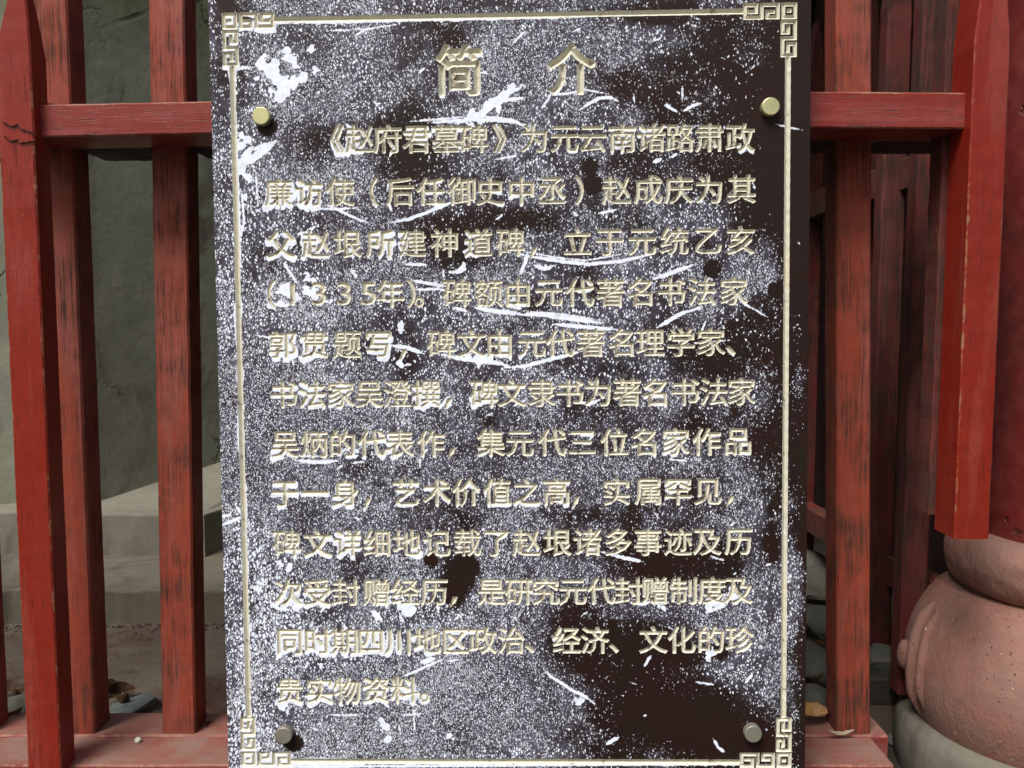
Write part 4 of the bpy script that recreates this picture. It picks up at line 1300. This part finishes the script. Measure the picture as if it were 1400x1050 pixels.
o = link('twig', tube_mesh('twig', [tuple(p - pt[0]) for p in pt], 0.0045), M['twig'], None, pt[0])
tag(o, 'thin dark curved twig on the floor between the two left pickets', 'twig')
o = link('pebble', rock_mesh('pebble', 0.0065, 5, 0.9), M['pebble'], None, (at(190, 1015, 1.62).x, 1.615, lz + 0.004))
tag(o, 'tiny white pebble on the red foot rail left of the board', 'pebble', 'pale pebbles')
o = link('stone', rock_mesh('pale_stone', 0.055, 6, 0.6), M['rock'], None, at_z(20, 972, FZ + 0.012))
tag(o, 'pale grey stone among dark leaves at left edge behind the bright red post', 'stone')
# crumbs of dirt
def crumbs(name, n, fn, rmin, rmax, seed, mat):
    rr = random.Random(seed)
    V = []; Fc = []
    for _ in range(n):
        x, y, z = fn(rr)
        s = rr.uniform(rmin, rmax)
        k = len(V)
        for dx, dy, dz2 in [(1, 0, 0), (-.5, .87, 0), (-.5, -.87, 0), (0.1, 0, .9)]:
            V.append((x + dx * s * rr.uniform(.7, 1.3), y + dy * s * rr.uniform(.7, 1.3), z + dz2 * s))
        Fc += [(k, k + 1, k + 3), (k + 1, k + 2, k + 3), (k + 2, k, k + 3), (k, k + 2, k + 1)]
    me = bpy.data.meshes.new(name); me.from_pydata(V, [], Fc); me.update()
    return link(name, me, mat, kind='stuff')
o = crumbs('dirt', 1500, lambda r: (r.uniform(-1.7, 1.2), 2.345 - abs(r.gauss(0, 0.03)), FZ), 0.001, 0.007, 5, M['twig'])
o['label'] = 'dark crumbs of dirt and leaf litter along the foot of the stone step'; o['category'] = 'dirt'
o = crumbs('grit', 1200, lambda r: (r.uniform(-1.7, 0.28), r.uniform(1.76, 2.3), FZ), 0.001, 0.0045, 6, M['rock'])
o['label'] = 'fine pale grit scattered over the courtyard floor'; o['category'] = 'grit'

soil = link('soil', from_bm(box_bm(0.30, 0.698, 1.61, 4.2, FZ - 0.05, FZ + 0.004), 'soil'), concrete('dark damp soil', (0.045, 0.036, 0.027), (0.028, 0.023, 0.018), cracks=False), kind='structure')
o = crumbs('leaf_litter', 1500, lambda r: (r.uniform(0.38, 0.69), r.uniform(1.76, 2.9), FZ + 0.004), 0.003, 0.014, 8, M['leaf'])
link('soil', from_bm(box_bm(0.701, 1.6, 1.966, 4.2, FZ - 0.05, FZ + 0.004), 'soil'), bpy.data.materials['dark damp soil'], kind='structure')
link('soil', from_bm(box_bm(0.703, 60, 1.503, 1.964, -0.2, FZ - 0.13), 'soil'), bpy.data.materials['dark damp soil'], kind='structure')
o['label'] = 'brown leaf litter scattered on dark soil right of the notice board'; o['category'] = 'leaf litter'
# ------------------------------------------------------------------ dark greenery far behind
def shrub(name, cx, cy, z0, rx, ry, h, n, seed, label):
    t = thing(name, label, 'shrub', (cx, cy, z0))
    rr = random.Random(seed)
    V = []; Fc = []
    for _ in range(n):
        a = rr.uniform(0, 6.28); b = rr.uniform(-1, 1); q = rr.uniform(0.5, 1) ** .5
        s = math.sqrt(1 - b * b)
        c = Vector((rx * q * s * math.cos(a), ry * q * s * math.sin(a), h / 2 + h / 2 * q * b))
        d = Vector((rr.gauss(0, 1), rr.gauss(0, 1), rr.gauss(0, 1))).normalized()
        e = d.orthogonal().normalized()
        L = rr.uniform(0.05, 0.09)
        k = len(V)
        V += [c - d * L, c + e * L * .4, c + d * L, c - e * L * .4]
        Fc.append((k, k + 1, k + 2, k + 3))
    me = bpy.data.meshes.new('foliage'); me.from_pydata(V, [], Fc); me.update()
    link('foliage', me, M['green'], t)
    link('stem', tube_mesh('stem', [(0, 0, -0.02), (0.02, 0, h * .3), (-.01, .02, h * .7)], 0.05), M['twig'], t)
shrub('shrub', 2.6, 6.0, FZ, 1.8, 0.8, 4.4, 12000, 4, 'second dark green shrub, farther right behind the side fence')
shrub('shrub', 1.5, 5.0, FZ, 1.3, 0.7, 3.6, 15000, 3, 'dark green shrub far behind the side fence')
print('done', time.time() - T0, 'groove tris', nch, 'plate faces', len(sizes))
